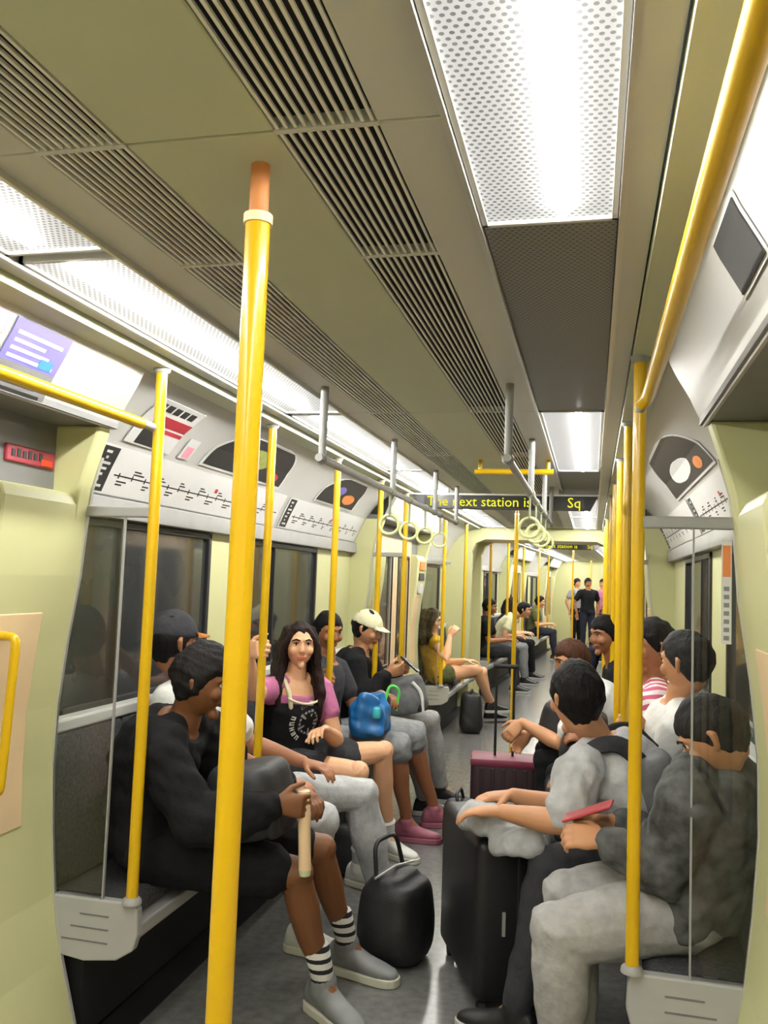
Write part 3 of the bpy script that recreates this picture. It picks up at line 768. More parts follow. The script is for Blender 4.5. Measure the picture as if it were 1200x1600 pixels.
pe = empty('small_poster', tuple(on_cove(-1, 2.95, .3)), 'narrow white and red poster beside the nearest left pole', 'poster')
obj('sheet_paper', sheet(-1, 2.78, 3.12, .225, .45, ny=4), P_WHITE, pe); obj('red_field', sheet(-1, 2.86, 3.12, .30, .375, .0072, .0008, ny=3), P_RED, pe)
obj('dark_field', sheet(-1, 2.84, 2.98, .232, .296, .0072, .0008, ny=3), P_BLACK, pe)
hb = MB()
for k in range(5):
    m_ = sheet(-1, 2.80 + k * .058, 2.845 + k * .058, .395, .428, .0072, .0008, nt=1, ny=1); hb.add(m_.v, m_.f)
obj('headline', hb, P_BLACK, pe)
pk = empty('notice_sticker', tuple(on_cove(-1, 3.25, .27)), 'tiny pink notice sticker left of the arched poster', 'sticker')
obj('sticker_sheet', sheet(-1, 3.20, 3.29, .225, .32, ny=2), P_WHITE, pk); obj('sticker_mark', sheet(-1, 3.215, 3.275, .232, .285, .0072, .0008, ny=2), P_PINK, pk)
# blue notice over the doorway
bn = empty('safety_notice', tuple(on_cove(-1, 1.98, .1, prof=VESC)), 'blue topped safety notice on the cove over the left doorway', 'notice')
obj('lower_sheet', sheet(-1, 1.865, 2.10, .006, .090, .004, .002, VESC, ny=3), P_GREY, bn); obj('blue_sheet', sheet(-1, 1.865, 2.10, .090, .205, .004, .0022, VESC, ny=3), P_BLUE, bn)
for nm_, t0, k0, mm in (('white_lettering', .100, 4, P_WHITE), ('dark_lettering', .012, 3, P_BLACK)):
    tb = MB()
    for k in range(k0):
        m_ = sheet(-1, 1.885, 2.075 - .03 * (k % 3), t0 + k * .022, t0 + .010 + k * .022, .0066, .0006, VESC, nt=1, ny=2); tb.add(m_.v, m_.f)
    obj(nm_, tb, mm, bn)
obj('teal_patch', sheet(-1, 2.015, 2.07, .098, .125, .0075, .0006, VESC, ny=2), P_TEAL, bn)
ns = empty('prohibition_sticker', tuple(on_cove(-1, 1.81, .17, prof=VESC)), 'small round pink prohibition sticker left of the blue notice', 'sticker')
obj('sticker_sheet', sheet(-1, 1.785, 1.845, .150, .205, .004, .002, VESC, ny=2), P_PINK, ns); obj('sticker_symbol', sheet(-1, 1.805, 1.827, .160, .195, .0064, .0008, VESC, ny=2), P_WHITE, ns)
dn = empty('dark_notice', tuple(on_cove(1, 1.5, .1, prof=VESC)), 'dark notice on the cove over the right doorway', 'notice')
obj('notice_sheet', sheet(1, 1.40, 1.60, .085, .19, .004, .003, VESC, ny=3), P_BLACK, dn); obj('notice_border', sheet(1, 1.39, 1.61, .078, .197, .002, .0018, VESC, ny=3), P_WHITE, dn)
# red sign on the pillar head
rs = empty('red_sign', (X(-1.065), 2.30, 1.825), 'small red sign with lettering on the left door pillar', 'sign')
obj('plate', MB().box(X(-1.071), X(-1.058), 2.18, 2.415, 1.808, 1.860), mat('red_plate', (150, 44, 60), .4), rs, bevel=.004)
obj('orange_mark', MB().box(X(-1.0585), X(-1.055), 2.34, 2.395, 1.813, 1.832), mat('orange_mark', (214, 66, 22), .5), rs)
rl = MB()
for k in range(6): rl.box(X(-1.0585), X(-1.0555), 2.20 + k * .026, 2.216 + k * .026, 1.824, 1.845 + .004 * (k % 2))
obj('lettering', rl, P_BLACK, rs)

# ---- destination signs
def dest_sign(y, x0, x1, z0, z1, msg, tail, label, size):
    e = empty('destination_sign', ((x0 + x1) / 2, y, z0), label, 'sign')
    c = .085
    obj('housing', MB().prism([(x0, z1), (x0 + c, z0), (x1 - c * .6, z0), (x1, z1)], y, y + .06), mat('sign_housing', (58, 58, 60), .4), e, bevel=.004)
    obj('top_frame', MB().box(x0 - .01, x1 + .01, y - .004, y + .08, z1, z1 + .012), M_TRIM, e)
    obj('display', MB().box(x0 + c + .01, x1 - c - .01, y - .004, y, z0 + .008, z1 - .008), mat('sign_display', (18, 20, 12), .3), e)
    led = emitter('led_text', (222, 214, 40), 1.3) if 'led_text' not in MATS else MATS['led_text']
    mt = Matrix.Translation((x0 + c + .03, y - .006, (z0 + z1) / 2)) @ Matrix.Rotation(math.pi / 2, 4, 'X')
    obj('lettering', text_mesh(msg, size, mt, 'LEFT'), led, e)
    if tail:
        mt = Matrix.Translation((x1 - c - .03, y - .006, (z0 + z1) / 2)) @ Matrix.Rotation(math.pi / 2, 4, 'X')
        obj('lettering', text_mesh(tail, size, mt, 'RIGHT'), led, e)
    for xx in (x0 + .25, x1 - .25): obj('hanger', MB().box(xx - .02, xx + .02, y + .01, y + .05, z1, CZ + .01), M_GREY, e)
    return e
dest_sign(6.2, -1.30, .03, 2.03, 2.13, 'The next station is', 'Sq', 'black destination sign with yellow letters hanging nearest across the aisle', .10)
FAR.append(dest_sign(13.6, -1.12, -.02, 2.06, 2.15, 'The next station is', 'Sq', 'distant black destination sign with yellow letters in the far car', .085))

# ---- poles and rails
def pole(x, y, z0, z1, label, r=.018, socket=.0, collar=True):
    e = empty('grab_pole', (x, y, z0), label, 'pole', 'yellow grab poles')
    obj('shaft', MB().tube([(x, y, z0), (x, y, z1 - socket)], r, 20), M_YEL, e, smooth=True)
    if socket:
        obj('socket', MB().tube([(x, y, z1 - socket), (x, y, z1)], r * .78, 20), M_COPPER, e, smooth=True)
        rg_ = MB(); rg_.tube([(x, y, z1 - socket - .012), (x, y, z1 - socket + .004)], r * 1.18, 20)
        obj('collar', rg_, mat('collar_cream', (236, 214, 170), .35), e, smooth=True)
    if collar:
        obj('foot_collar', MB().tube([(x, y, z0), (x, y, z0 + .012), (x, y, z0 + .02)], [r * 1.7, r * 1.6, r * 1.1], 20), M_GREY, e, smooth=True)
        if not socket: obj('top_collar', MB().tube([(x, y, z1 - .02), (x, y, z1 - .012), (x, y, z1)], [r * 1.1, r * 1.5, r * 1.6], 20), M_GREY, e, smooth=True)
    return e
pole(-.549, 1.3, 0, CZ, 'thick yellow pole nearest the viewer, from ceiling down the left of the aisle', .0205, .09)
pole(XC - .03, 7.55, 0, CZ, 'yellow pole standing mid aisle at the far doorway', .018, .07)
XL, XR = X(-.748), .122
ordn = ['nearest', 'second', 'third', 'fourth']
for k, y in enumerate((2.5, 3.5, 4.5, 5.5)):
    z0 = .476 if k == 0 else .40
    pole(XL, y, z0, 2.155, '%s yellow pole along the left bench' % ordn[k])
    pole(XR if k == 0 else X(.745), y, z0, 2.155, '%s yellow pole along the right bench' % ordn[k])
pole(XL, 6.3, .476, 2.155, 'yellow pole at the far end of the left bench'); pole(X(.745), 6.3, .476, 2.155, 'yellow pole at the far end of the right bench')
pole(XL - .06, 8.45, .476, 2.155, 'yellow pole in front of the woman in yellow'); pole(X(.745), 8.45, .476, 2.155, 'yellow pole on the right beyond the far doorway')
for k, y in enumerate((9.5,)):
    pole(XL, y, .40, 2.155, 'yellow pole by the gangway on the left'); pole(X(.745), y, .40, 2.155, 'yellow pole by the gangway on the right')
for k, (u, y) in enumerate(((-.745, 11.6), (.745, 11.6), (-.745, 13.2), (.745, 13.2), (-.745, 15.0), (.745, 15.0), (0, 16.2), (-.745, 17.4), (.745, 17.4), (.745, 19.2), (-.745, 19.2), (0, 22.2))):
    FAR.append(pole(X(u), y, 0.0 if u == 0 else .42, 2.155, '%s yellow pole of the far car on the %s' % (['first', 'first', 'second', 'second', 'third', 'third', 'nearer', 'fourth', 'fourth', 'fifth', 'fifth', 'farther'][k], 'left' if u < 0 else 'right' if u > 0 else 'centre line'), collar=False))
def rail(x, y0, y1, z, label, zt=CZ):
    e = empty('grab_rail', (x, (y0 + y1) / 2, z), label, 'grab rail', 'yellow rails over the doorways')
    obj('bar', MB().tube(arc_path([(x, y0, zt), (x, y0, z), (x, y1, z)], .08), .0175, 16), M_YEL, e, smooth=True)
    obj('end_bracket', MB().tube([(x, y1, z), (x, y1 + .07, z)], .014, 14), M_GREY, e, smooth=True)
    return e
rail(XL - .006, -.1, 2.40, 1.955, 'yellow rail under the cove over the left doorway', 2.14)
e_ = empty('grab_rail', (.141, 1.2, 2.02), 'long yellow rail along the upper right edge', 'grab rail', 'yellow rails over the doorways')
obj('bar', MB().tube(arc_path([(.141, -.1, 2.15), (.141, -.1, 2.024), (.141, 2.42, 2.024), (.124, 2.46, 2.01)], .06), .0185, 18), M_YEL, e_, smooth=True)
obj('end_bracket', MB().tube([(.135, 2.44, 2.018), (.122, 2.49, 2.0)], .014, 14), M_GREY, e_, smooth=True)
tb_ = empty('cross_bar', (X(.18), 4.75, 2.11), 'short yellow cross bar under the ceiling, seen above the nearest destination sign', 'grab rail')
obj('bar', MB().tube([(X(-.03), 4.75, 2.115), (X(.40), 4.75, 2.115)], .016, 14), M_YEL, tb_, smooth=True)
for u in (0.0, .37): obj('mount', MB().tube([(X(u), 4.75, 2.115), (X(u), 4.75, CZ + .005)], .012, 12), M_YEL, tb_, smooth=True)
# grey overhead rails with hanging straps
for s, nm in ((-1, 'left'), (1, 'right')):
    u = .33 * s; z = 1.92
    e = empty('overhead_rail', (X(u), 4.5, z), 'grey hanging rail under the ceiling, %s of the centre line' % nm, 'grab rail', 'grey overhead rails')
    obj('bar', MB().tube([(X(u), 2.88, z), (X(u), 6.1, z)], .014, 14), M_GREY, e, smooth=True)
    for y in (2.92, 4.05, 5.2, 6.06):
        obj('hanger_rod', MB().tube([(X(u), y, z), (X(u), y, CZ + .004)], .0145, 14), M_GREY, e, smooth=True)
        obj('hanger_joint', MB().ball((X(u), y, z), .021, 12, 8), M_GREY, e, smooth=True)
M_STRAP = mat('strap_loop', (206, 210, 150), .5); M_WEB = mat('strap_webbing', (150, 152, 128), .8)
def strap(x, y, label):
    e = empty('hanging_strap', (x, y, 1.92), label, 'hanging strap', 'hanging straps on the overhead rails')
    obj('clamp', MB().tube([(x, y - .014, 1.92), (x, y + .014, 1.92)], .020, 12), M_WEB, e, smooth=True)
    obj('webbing', MB().box(x - .004, x + .004, y - .012, y + .012, 1.80, 1.91), M_WEB, e, bevel=.002)
    pts = [(x + .045 * math.sin(a) * (1.05 if math.cos(a) < 0 else 1), y, 1.76 + .045 * math.cos(a)) for a in [k * math.pi / 10 for k in range(21)]]
    obj('loop', MB().tube(pts, .0075, 8, caps=False), M_STRAP, e, smooth=True)
    return e
for k, y in enumerate((4.0, 4.45, 4.9, 5.4)):
    for s in (-1, 1):
        strap(X(s * .33), y, '%s hanging strap loop on the %s overhead rail' % (ordn[k], 'left' if s < 0 else 'right'))

# ---- benches and glass screens
M_PAN = mat('seat_pan', (168, 168, 166), .4, var=.04)
def bench(s, y0, y1, n, label, far=False):
    e = empty('bench', (X(s * .95), (y0 + y1) / 2, 0), label, 'bench', 'long benches under the windows')
    def bx(u0, u1, a, b, z0, z1):
        x0, x1 = sorted((X(s * u0), X(s * u1))); return MB().box(x0, x1, a, b, z0, z1)
    P2 = lambda pts: [(X(s * u), z) for u, z in pts]
    obj('seat_pan', MB().prism(P2([(.735, .40), (.735, .36), (.80, .31), (1.14, .29), (1.14, .40)]), y0 + .03, y1 - .03), M_PAN, e, bevel=.006)
    obj('plinth', bx(.93, 1.14, y0 + .05, y1 - .05, .02, .30), M_BLACK, e)
    endp = P2([(.725, .455), (.735, .476), (1.02, .476), (1.03, .30), (.90, .285), (.79, .30), (.735, .335), (.722, .38)])
    for (a, b) in ((y0 - .005, y0 + .03), (y1 - .03, y1 + .005)):
        ep = obj('end_panel', MB().prism(endp, a, b), M_PAN, e, bevel=.006)
        if not far:
            for k in range(3):
                x0, x1 = sorted((X(s * .82), X(s * (.98 - .03 * k)))); yy = a if a < y0 + .01 else b
                obj('groove', MB().box(x0, x1, yy - .0015, yy + .0015, .345 + .04 * k, .350 + .04 * k), M_MIDG, ep)
    w = (y1 - y0 - .06) / n
    cm = MB().prism([(s * .775, .40), (s * .775, .445), (s * .795, .468), (s * .95, .462), (s * 1.09, .452), (s * 1.09, .40)], .006, w - .006).mesh('cushion', .012, 2, True)
    bm_ = MB().prism([(s * 1.055, .46), (s * 1.045, .56), (s * 1.075, .80), (s * 1.10, .945), (s * 1.14, .945), (s * 1.14, .46)], .006, w - .006).mesh('backrest', .012, 2, True)
    for k in range(n):
        for nm_, me_ in (('cushion', cm), ('backrest', bm_)):
            o = obj(nm_, me_, M_MOQ, e); o.location = (XC, y0 + .03 + k * w, 0)
    return e
bench(-1, 2.5, 6.3, 8, 'long dark bench on the left with a row of seated passengers')
bench(1, 2.5, 6.3, 8, 'long dark bench on the right behind the seated men')
bench(-1, 8.45, 10.45, 4, 'short bench on the left under the woman in yellow')
bench(1, 8.45, 10.45, 4, 'short bench on the right beyond the far doorway')
for s in (-1, 1):
    nm = 'left' if s < 0 else 'right'
    FAR.append(bench(s, 11.45, 15.0, 7, 'first bench of the far car on the ' + nm, True)); FAR.append(bench(s, 17.4, 21.0, 7, 'second bench of the far car on the ' + nm, True))
def screen(s, y, label):
    e = empty('draught_screen', (X(s * .9), y, .476), label, 'glass screen', 'glass draught screens')
    ue = .85 if s < 0 else .885
    pts = [(X(s * ue), .49), (X(s * ue), 1.668)] + [(X(s * (float(np.interp(z, [q[0] for q in EDGE], [q[1] for q in EDGE])) + .004)), z) for z in (1.668, 1.45, 1.25, 1.05, .85, .65, .49)]
    obj('pane', MB().prism(pts, y - .004, y + .004), M_GLASS, e)
    x0, x1 = sorted((X(s * .735), X(s * .99)))
    obj('top_rail', MB().box(x0, x1, y - .012, y + .012, 1.668, 1.702), M_GREY, e, bevel=.005)
    xa, xb = sorted((X(s * (ue - .005)), X(s * ue)))
    obj('edge_trim', MB().box(xa, xb, y - .005, y + .005, .478, 1.668), M_GREY, e)
    return e
screen(-1, 2.5, 'glass screen at the near end of the left bench'); screen(1, 2.5, 'glass screen at the near end of the right bench with an orange sticker on it')
screen(-1, 6.3, 'glass screen at the far end of the left bench'); screen(1, 6.3, 'glass screen at the far end of the right bench')
screen(-1, 8.45, 'glass screen beside the woman in yellow'); screen(1, 8.45, 'glass screen on the right past the far doorway')
st_ = empty('glass_sticker', (.352, 2.49, 1.37), 'narrow sticker with an orange square on the right glass screen', 'sticker')
obj('strip', MB().box(.340, .366, 2.4925, 2.4955, 1.36, 1.64), P_WHITE, st_); obj('orange_square', MB().box(.343, .363, 2.491, 2.4925, 1.54, 1.625), P_ORANGE, st_)
sl = MB()
for k in range(7): sl.box(.346, .360, 2.491, 2.4925, 1.37 + k * .022, 1.382 + k * .022)
obj('lettering', sl, P_GREY, st_)
gh = empty('door_grab_bar', (X(-1.0), 2.15, 1.05), 'upright yellow handle beside the left doorway', 'handle')
obj('bar', MB().tube(arc_path([(X(-1.04), 2.155, .86), (X(-.985), 2.155, .86), (X(-.965), 2.155, 1.30), (X(-1.02), 2.155, 1.30)], .03), .013, 12), M_YEL, gh, smooth=True)
on_ = empty('wall_notice', (X(-.99), 8.2, 1.6), 'small orange notice on the far left door pillar', 'notice')
obj('orange_plate', MB().box(X(-1.0), X(-.978), 8.12, 8.36, 1.60, 1.68), P_ORANGE, on_); obj('dark_plate', MB().box(X(-1.006), X(-.986), 8.12, 8.36, 1.50, 1.57), P_BLACK, on_); obj('white_plate', MB().box(X(-1.006), X(-.986), 8.16, 8.30, 1.38, 1.47), P_WHITE, on_)
# ================================================================== the passengers
CL_BLACK = cloth('black', (26, 26, 28)); CL_CHAR = cloth('charcoal', (58, 58, 62)); CL_GREY = cloth('grey', (140, 142, 144)); CL_ASH = cloth('ash_grey', (190, 192, 194)); CL_LGREY = cloth('light_grey', (166, 166, 164)); CL_WHITE = cloth('white', (222, 222, 218), var=.05)
CL_CAMO = cloth('mottled_grey', (88, 90, 90), var=.5, scale=18); CL_PINK = cloth('pink', (186, 112, 150)); CL_YELL = cloth('yellow', (214, 168, 40)); CL_JEAN = cloth('pale_denim', (184, 186, 186), var=.12)
CL_DENIM = cloth('dark_denim', (74, 78, 86)); CL_CREAM = cloth('cream', (218, 214, 178), var=.05); CL_NAVY = cloth('navy', (44, 46, 58)); CL_OLIVE = cloth('olive', (92, 96, 62)); CL_PSTR = stripes_mat('pink_white_stripes', (196, 92, 120), (232, 224, 222), 22, 2, .5, .6)
CL_SOCK = stripes_mat('striped_sock', (224, 222, 216), (36, 36, 38), 26, 2, .42)
SH_GREY = mat('shoe_grey', (120, 122, 122), .6, var=.2); SH_WHITE = mat('shoe_white', (206, 206, 200), .5); SH_BLACK = mat('shoe_black', (30, 30, 30), .5); SOLE = mat('sole_pale', (196, 194, 176), .6); SH_PINK = mat('shoe_rose', (150, 84, 100), .6)
DKB, TAN, LIGHT, BROWN = (122, 78, 46), (196, 142, 102), (224, 172, 132), (158, 104, 70)
BLK = (24, 22, 22)
def hd(w, d, n, curl=.5, **k): return dict(w=w, d=d, n=n, curl=curl, **k)
L1, _ = person(dict(label='man in black jacket and shorts with striped socks, nearest on the left bench', pel=(-1.46, 2.83, .575), neck=(-1.375, 2.80, .985), head=(-1.300, 2.785, 1.125), face=(.95, .20, -.2), F=(1, .05, 0), skin=DKB, hair=(34, 32, 32), hunch=.07,
    hairarg=dict(line=.40, puff=1.17, side=-.30, back=-.70, jit=.03, top=1.05), hairnoise=.006, build=1.05,
    R=hd((-.985, 2.70, .765), (.93, .33, -.1), (-.33, .93, 0), 1.2), L=hd((-1.02, 2.98, .745), (.9, -.3, -.2), (0, 0, -1), .6),
    kR=(-.945, 2.86, .50), kL=(-.95, 3.14, .50), aR=(-.875, 2.97, .12), aL=(-.885, 3.30, .12), tR=(.75, -.55), tL=(.97, -.22),
    shirt=CL_BLACK, top='jacket', sleeve=1.85, shirtg=.028, sleeveg=.012, fold=.016, pants=CL_BLACK, bottom='shorts', leglen=.85, pantsg=.028, sock=CL_SOCK, sockh=.30, shoem=SH_GREY, solem=SOLE, shoek=1.05))
L2, _ = person(dict(label='man in white T-shirt and dark cap, half hidden behind the man in black', pel=(-1.53, 3.43, .57), neck=(-1.57, 3.23, 1.045), head=(-1.59, 3.12, 1.225), face=(.55, .83, -.05), F=(1, 0, 0), skin=BROWN, hair=BLK, hunch=.0,
    R=hd((-1.18, 3.28, .70), (1, .1, -.1), (0, 0, -1), .4), L=hd((-1.18, 3.58, .71), (.95, -.2, -.1), (0, 0, -1), .4), kR=(-1.02, 3.35, .545), kL=(-.965, 3.80, .55), aR=(-1.10, 3.42, .11), aL=(-.90, 3.90, .11), tR=(.95, -.1), tL=(.95, .2),
    shirt=CL_WHITE, sleeve=.75, shirtg=.02, pants=CL_JEAN, pantsg=.022, pfold=.013, shoem=SH_WHITE, solem=SOLE))
L3, fr3 = person(dict(label='young woman with long dark hair in black vest over pink T-shirt, holding a pole', fem=True, pel=(-1.50, 4.22, .555), neck=(-1.455, 4.22, .985), head=(-1.435, 4.20, 1.150), face=(.47, -.88, .03), F=(.80, -.60, 0), skin=LIGHT, hair=(38, 26, 24), hunch=.02, hs=.98, vox=.0048,
    hairtype='long', hairlen=.27, hairarg=dict(line=.62, puff=1.09, side=-.9, back=-1.2, jit=.01),
    R=hd((-1.447, 3.545, 1.165), (.78, -.58, .2), (.6, .8, 0), 1.15, e=(-1.515, 3.79, .955)), L=hd((-1.24, 4.06, .765), (-.1, -.95, .1), (.3, 0, -.9), .5, hint=(.3, .6, -1)),
    kR=(-1.07, 4.08, .575), kL=(-1.06, 4.56, .59), aR=(-1.08, 4.22, .12), aL=(-1.06, 4.72, .12), tR=(.9, -.3), tL=(.85, -.4),
    shirt=CL_PINK, sleeve=.55, shirtg=.008, shirtt=.86, fold=.005, pants=CL_CHAR, bottom='shorts', leglen=.62, pantsg=.02, shoem=SH_WHITE, solem=SOLE, sock=CL_WHITE, sockh=.15, arm=1.0))
L4, _ = person(dict(label='boy with short dark hair holding a blue bag, behind the third left pole', pel=(-1.50, 4.84, .57), neck=(-1.485, 4.82, 1.02), head=(-1.475, 4.80, 1.185), face=(.75, -.62, -.12), F=(1, 0, 0), skin=BROWN, hair=BLK, hunch=.02, hs=.98,
    R=hd((-1.447, 4.545, .93), (.78, -.58, .2), (.6, .8, 0), 1.2), L=hd((-1.17, 4.92, .84), (.8, -.5, -.1), (0, -.3, -.9), .6), kR=(-1.05, 4.90, .56), kL=(-1.03, 5.22, .56), aR=(-1.02, 5.02, .12), aL=(-.92, 5.36, .12), tR=(.9, .1), tL=(.8, .3),
    shirt=CL_CHAR, sleeve=.6, pants=CL_GREY, leglen=1.12, bottom='long_shorts', pantsg=.025, shoem=SH_PINK, solem=SH_PINK))
L5, fr5 = person(dict(label='man in cream cap and black jacket looking at a phone on the left bench', pel=(-1.50, 5.50, .57), neck=(-1.465, 5.50, 1.025), head=(-1.42, 5.48, 1.175), face=(.95, -.05, -.30), F=(1, 0, 0), skin=TAN, hair=BLK, hunch=.05,
    R=hd((-1.255, 5.38, .905), (.85, .35, .25), (-.2, .6, .3), .8), L=hd((-1.24, 5.60, .905), (.85, -.35, .25), (-.2, -.6, .3), .8), kR=(-1.05, 5.35, .56), kL=(-1.04, 5.84, .56), aR=(-1.02, 5.60, .12), aL=(-.98, 5.95, .12), tR=(.9, .1), tL=(.9, .1),
    shirt=CL_BLACK, top='jacket', sleeve=1.85, shirtg=.022, sleeveg=.010, fold=.012, pants=CL_LGREY, pantsg=.022, shoem=SH_BLACK))
LY, _ = person(dict(label='woman in yellow top with crossed bare legs, seated beyond the far left door', fem=True, pel=(-1.53, 8.86, .555), neck=(-1.575, 8.74, .955), head=(-1.575, 8.68, 1.105), face=(.93, .0, -.2), F=(.95, .3, 0), skin=LIGHT, hair=(62, 52, 30), vox=.007,
    hairtype='long', hairlen=.14, hairarg=dict(line=.55, puff=1.12, side=-.8, back=-1.2, jit=.02),
    R=hd((-1.36, 8.55, .96), (.5, .1, .8), (.3, .9, 0), .9), L=hd((-1.25, 8.9, .70), (.9, .2, 0), (0, 0, -1), .4), kR=(-1.14, 9.06, .60), kL=(-1.11, 9.26, .56), aR=(-1.03, 9.46, .22), aL=(-1.05, 9.55, .12), tR=(.8, .5), tL=(.8, .5),
    shirt=CL_YELL, sleeve=.25, shirtg=.01, pants=CL_OLIVE, bottom='shorts', leglen=.45, shoem=SH_BLACK, lift=True))
R1, _ = person(dict(label='man in mottled grey sweatshirt with pale trousers, nearest on the right bench, head bowed', pel=(.265, 2.82, .58), neck=(.310, 2.765, .99), head=(.350, 2.69, 1.085), face=(-.80, .22, -.56), hup=(-.45, .1, .9), F=(-1, -.12, 0), skin=TAN, hair=(44, 42, 42), hunch=.09, build=1.12, sw=.19, latS=(.18, .98, 0), armr=1.12,
    hairarg=dict(line=.38, puff=1.10, side=-.25, back=-.62), 
    L=hd((.055, 2.675, .765), (-.95, -.02, .05), (.1, .55, -.5), .75, e=(.215, 2.635, .70)), R=hd((.07, 2.86, .77), (-.95, -.2, .05), (0, -.5, -.6), .8),
    kL=(-.085, 2.61, .515), kR=(-.06, 2.87, .525), aL=(-.07, 2.68, .11), aR=(-.02, 2.86, .11), tL=(-.95, .1), tR=(-.95, .1), belly=.05,
    shirt=CL_CAMO, top='sweatshirt', sleeve=1.85, shirtg=.028, sleeveg=.002, fold=.016, pants=CL_LGREY, pantsg=.026, pfold=.01, shoem=SH_WHITE))
R2, _ = person(dict(label='black-haired man in grey T-shirt leaning on a black suitcase, seen from behind', pel=(.20, 3.25, .575), neck=(.035, 3.13, .955), head=(-.045, 3.075, 1.115), face=(-.55, .83, -.12), F=(-.92, .38, 0), latS=(.42, .90, .05), skin=TAN, hair=BLK, hunch=.07, hairarg=dict(line=.35, puff=1.15, side=-.25, back=-.72, jit=.02, top=1.03), 
    L=hd((-.285, 2.995, .735), (-.95, .1, -.1), (0, 0, -1), .35, e=(-.075, 2.925, .735)), R=hd((-.27, 3.22, .74), (-.9, -.3, -.1), (0, 0, -1), .4), kL=(-.13, 3.02, .565), kR=(-.10, 3.42, .565), aL=(-.22, 3.0, .11), aR=(-.05, 3.48, .11), tL=(-.95, .25), tR=(-.95, .1),
    shirt=CL_ASH, sleeve=.78, shirtg=.02, sleeveg=.014, fold=.013, pants=CL_CHAR, pantsg=.018, shoem=SH_BLACK))
R3, _ = person(dict(label='dark-haired man in white T-shirt on the right bench, face turned away', pel=(.29, 3.66, .57), neck=(.335, 3.56, 1.06), head=(.355, 3.50, 1.225), face=(-.80, .58, -.08), F=(-1, 0, 0), skin=TAN, hair=(48, 48, 48), hunch=.0, hairarg=dict(line=.38, puff=1.12, side=-.2, back=-.6, jit=.015),
    L=hd((.215, 3.545, .965), (-.8, -.6, .1), (-.6, .8, 0), 1.15), R=hd((-.02, 3.85, .70), (-.9, 0, -.1), (0, 0, -1), .4), kL=(-.12, 3.98, .56), kR=(-.13, 4.14, .56), aL=(-.12, 4.0, .11), aR=(-.12, 4.18, .11), tL=(-.95, 0), tR=(-.95, 0),
    shirt=CL_WHITE, sleeve=.7, shirtg=.018, pants=CL_DENIM, shoem=SH_WHITE))
R4, _ = person(dict(label='person in pink and white striped top with short dark hair on the right bench', pel=(.28, 4.24, .57), neck=(.285, 4.16, 1.075), head=(.275, 4.12, 1.245), face=(-.90, -.25, -.15), F=(-1, 0, 0), skin=BROWN, hair=BLK, hunch=.0, vox=.006, hairarg=dict(line=.36, puff=1.13, side=-.3, back=-.7),
    L=hd((.02, 4.22, .80), (-.9, .2, 0), (0, .5, -.8), .5), R=hd((0, 4.45, .78), (-.9, -.2, 0), (0, -.4, -.8), .5), kL=(-.14, 4.24, .56), kR=(-.15, 4.45, .56), aL=(-.12, 4.30, .11), aR=(-.12, 4.50, .11), tL=(-.95, 0), tR=(-.95, 0), shirt=CL_PSTR, sleeve=.6, pants=CL_BLACK, shoem=SH_BLACK))
R5, _ = person(dict(label='person in white sleeve leaning forward past the grey T-shirt man, brown hair', pel=(.20, 5.02, .57), neck=(-.03, 4.98, .945), head=(-.10, 4.96, 1.085), face=(-.85, -.35, -.2), F=(-1, 0, 0), skin=TAN, hair=(70, 44, 30), hunch=.05, vox=.007, hairarg=dict(line=.4, puff=1.12),
    L=hd((-.36, 4.90, .74), (-.6, -.2, -.6), (0, .8, -.3), .6), R=hd((-.33, 5.08, .66), (-.6, 0, -.7), (0, -.8, -.3), .6), kL=(-.24, 4.88, .55), kR=(-.24, 5.16, .55), aL=(-.22, 4.9, .11), aR=(-.22, 5.18, .11), tL=(-.95, 0), tR=(-.95, 0), shirt=CL_WHITE, sleeve=.75, pants=CL_BLACK, shoem=SH_BLACK))
R6, _ = person(dict(label='person in black with dark hair at the far end of the right bench', pel=(.26, 5.74, .57), neck=(.15, 5.58, 1.03), head=(.085, 5.54, 1.205), face=(-.75, -.62, -.1), F=(-1, 0, 0), skin=BROWN, hair=BLK, hunch=.03, vox=.007, hairarg=dict(line=.4, puff=1.15, jit=.02),
    L=hd((-.10, 5.52, .74), (-.9, .1, 0), (0, 0, -1), .5), R=hd((-.1, 5.78, .72), (-.9, -.1, 0), (0, 0, -1), .5), kL=(-.16, 5.70, .55), kR=(-.16, 5.92, .55), aL=(-.14, 5.6, .11), aR=(-.14, 5.84, .11), tL=(-.95, 0), tR=(-.95, 0), shirt=CL_BLACK, sleeve=.9, pants=CL_NAVY, shoem=SH_BLACK))
def seated(s, y, label, shirt, pants, skin, hair, lean=.0, long=False, yaw=0.0, fem=False, sleeve=.6):
    f = -s; x = lambda u: X(s * u)
    p = dict(label=label, pel=(x(.93), y, .565), neck=(x(.90 - lean * .7), y, 1.01), head=(x(.86 - lean), y - .01, 1.165 - lean * .15), face=(f, yaw, -.1), F=(f, 0, 0), skin=skin, hair=hair, vox=.009, fem=fem, hairtype='long' if long else 'short', hairlen=.2,
        hairarg=dict(line=.45, puff=1.13, side=-.8 if long else -.3, back=-1.2 if long else -.7), shirt=shirt, pants=pants, sleeve=sleeve, shoem=SH_BLACK)
    for k_, sg in (('R', 1), ('L', -1)):
        yy = y - f * sg * .12
        p[k_] = hd((x(.60), yy, .72), (f, 0, 0), (0, 0, -1), .5); p['k' + k_] = (x(.50), yy, .55); p['a' + k_] = (x(.47), yy + .03 * sg, .11); p['t' + k_] = (f, 0)
    r, _ = person(p); FAR.append(r); return r
seated(-1, 13.3, 'seated passenger in cream top on the left of the far car', CL_CREAM, CL_GREY, TAN, BLK, .36)
seated(-1, 14.2, 'seated long-haired passenger in dark top on the left of the far car', CL_CHAR, CL_BLACK, LIGHT, (40, 28, 24), .05, True, fem=True)
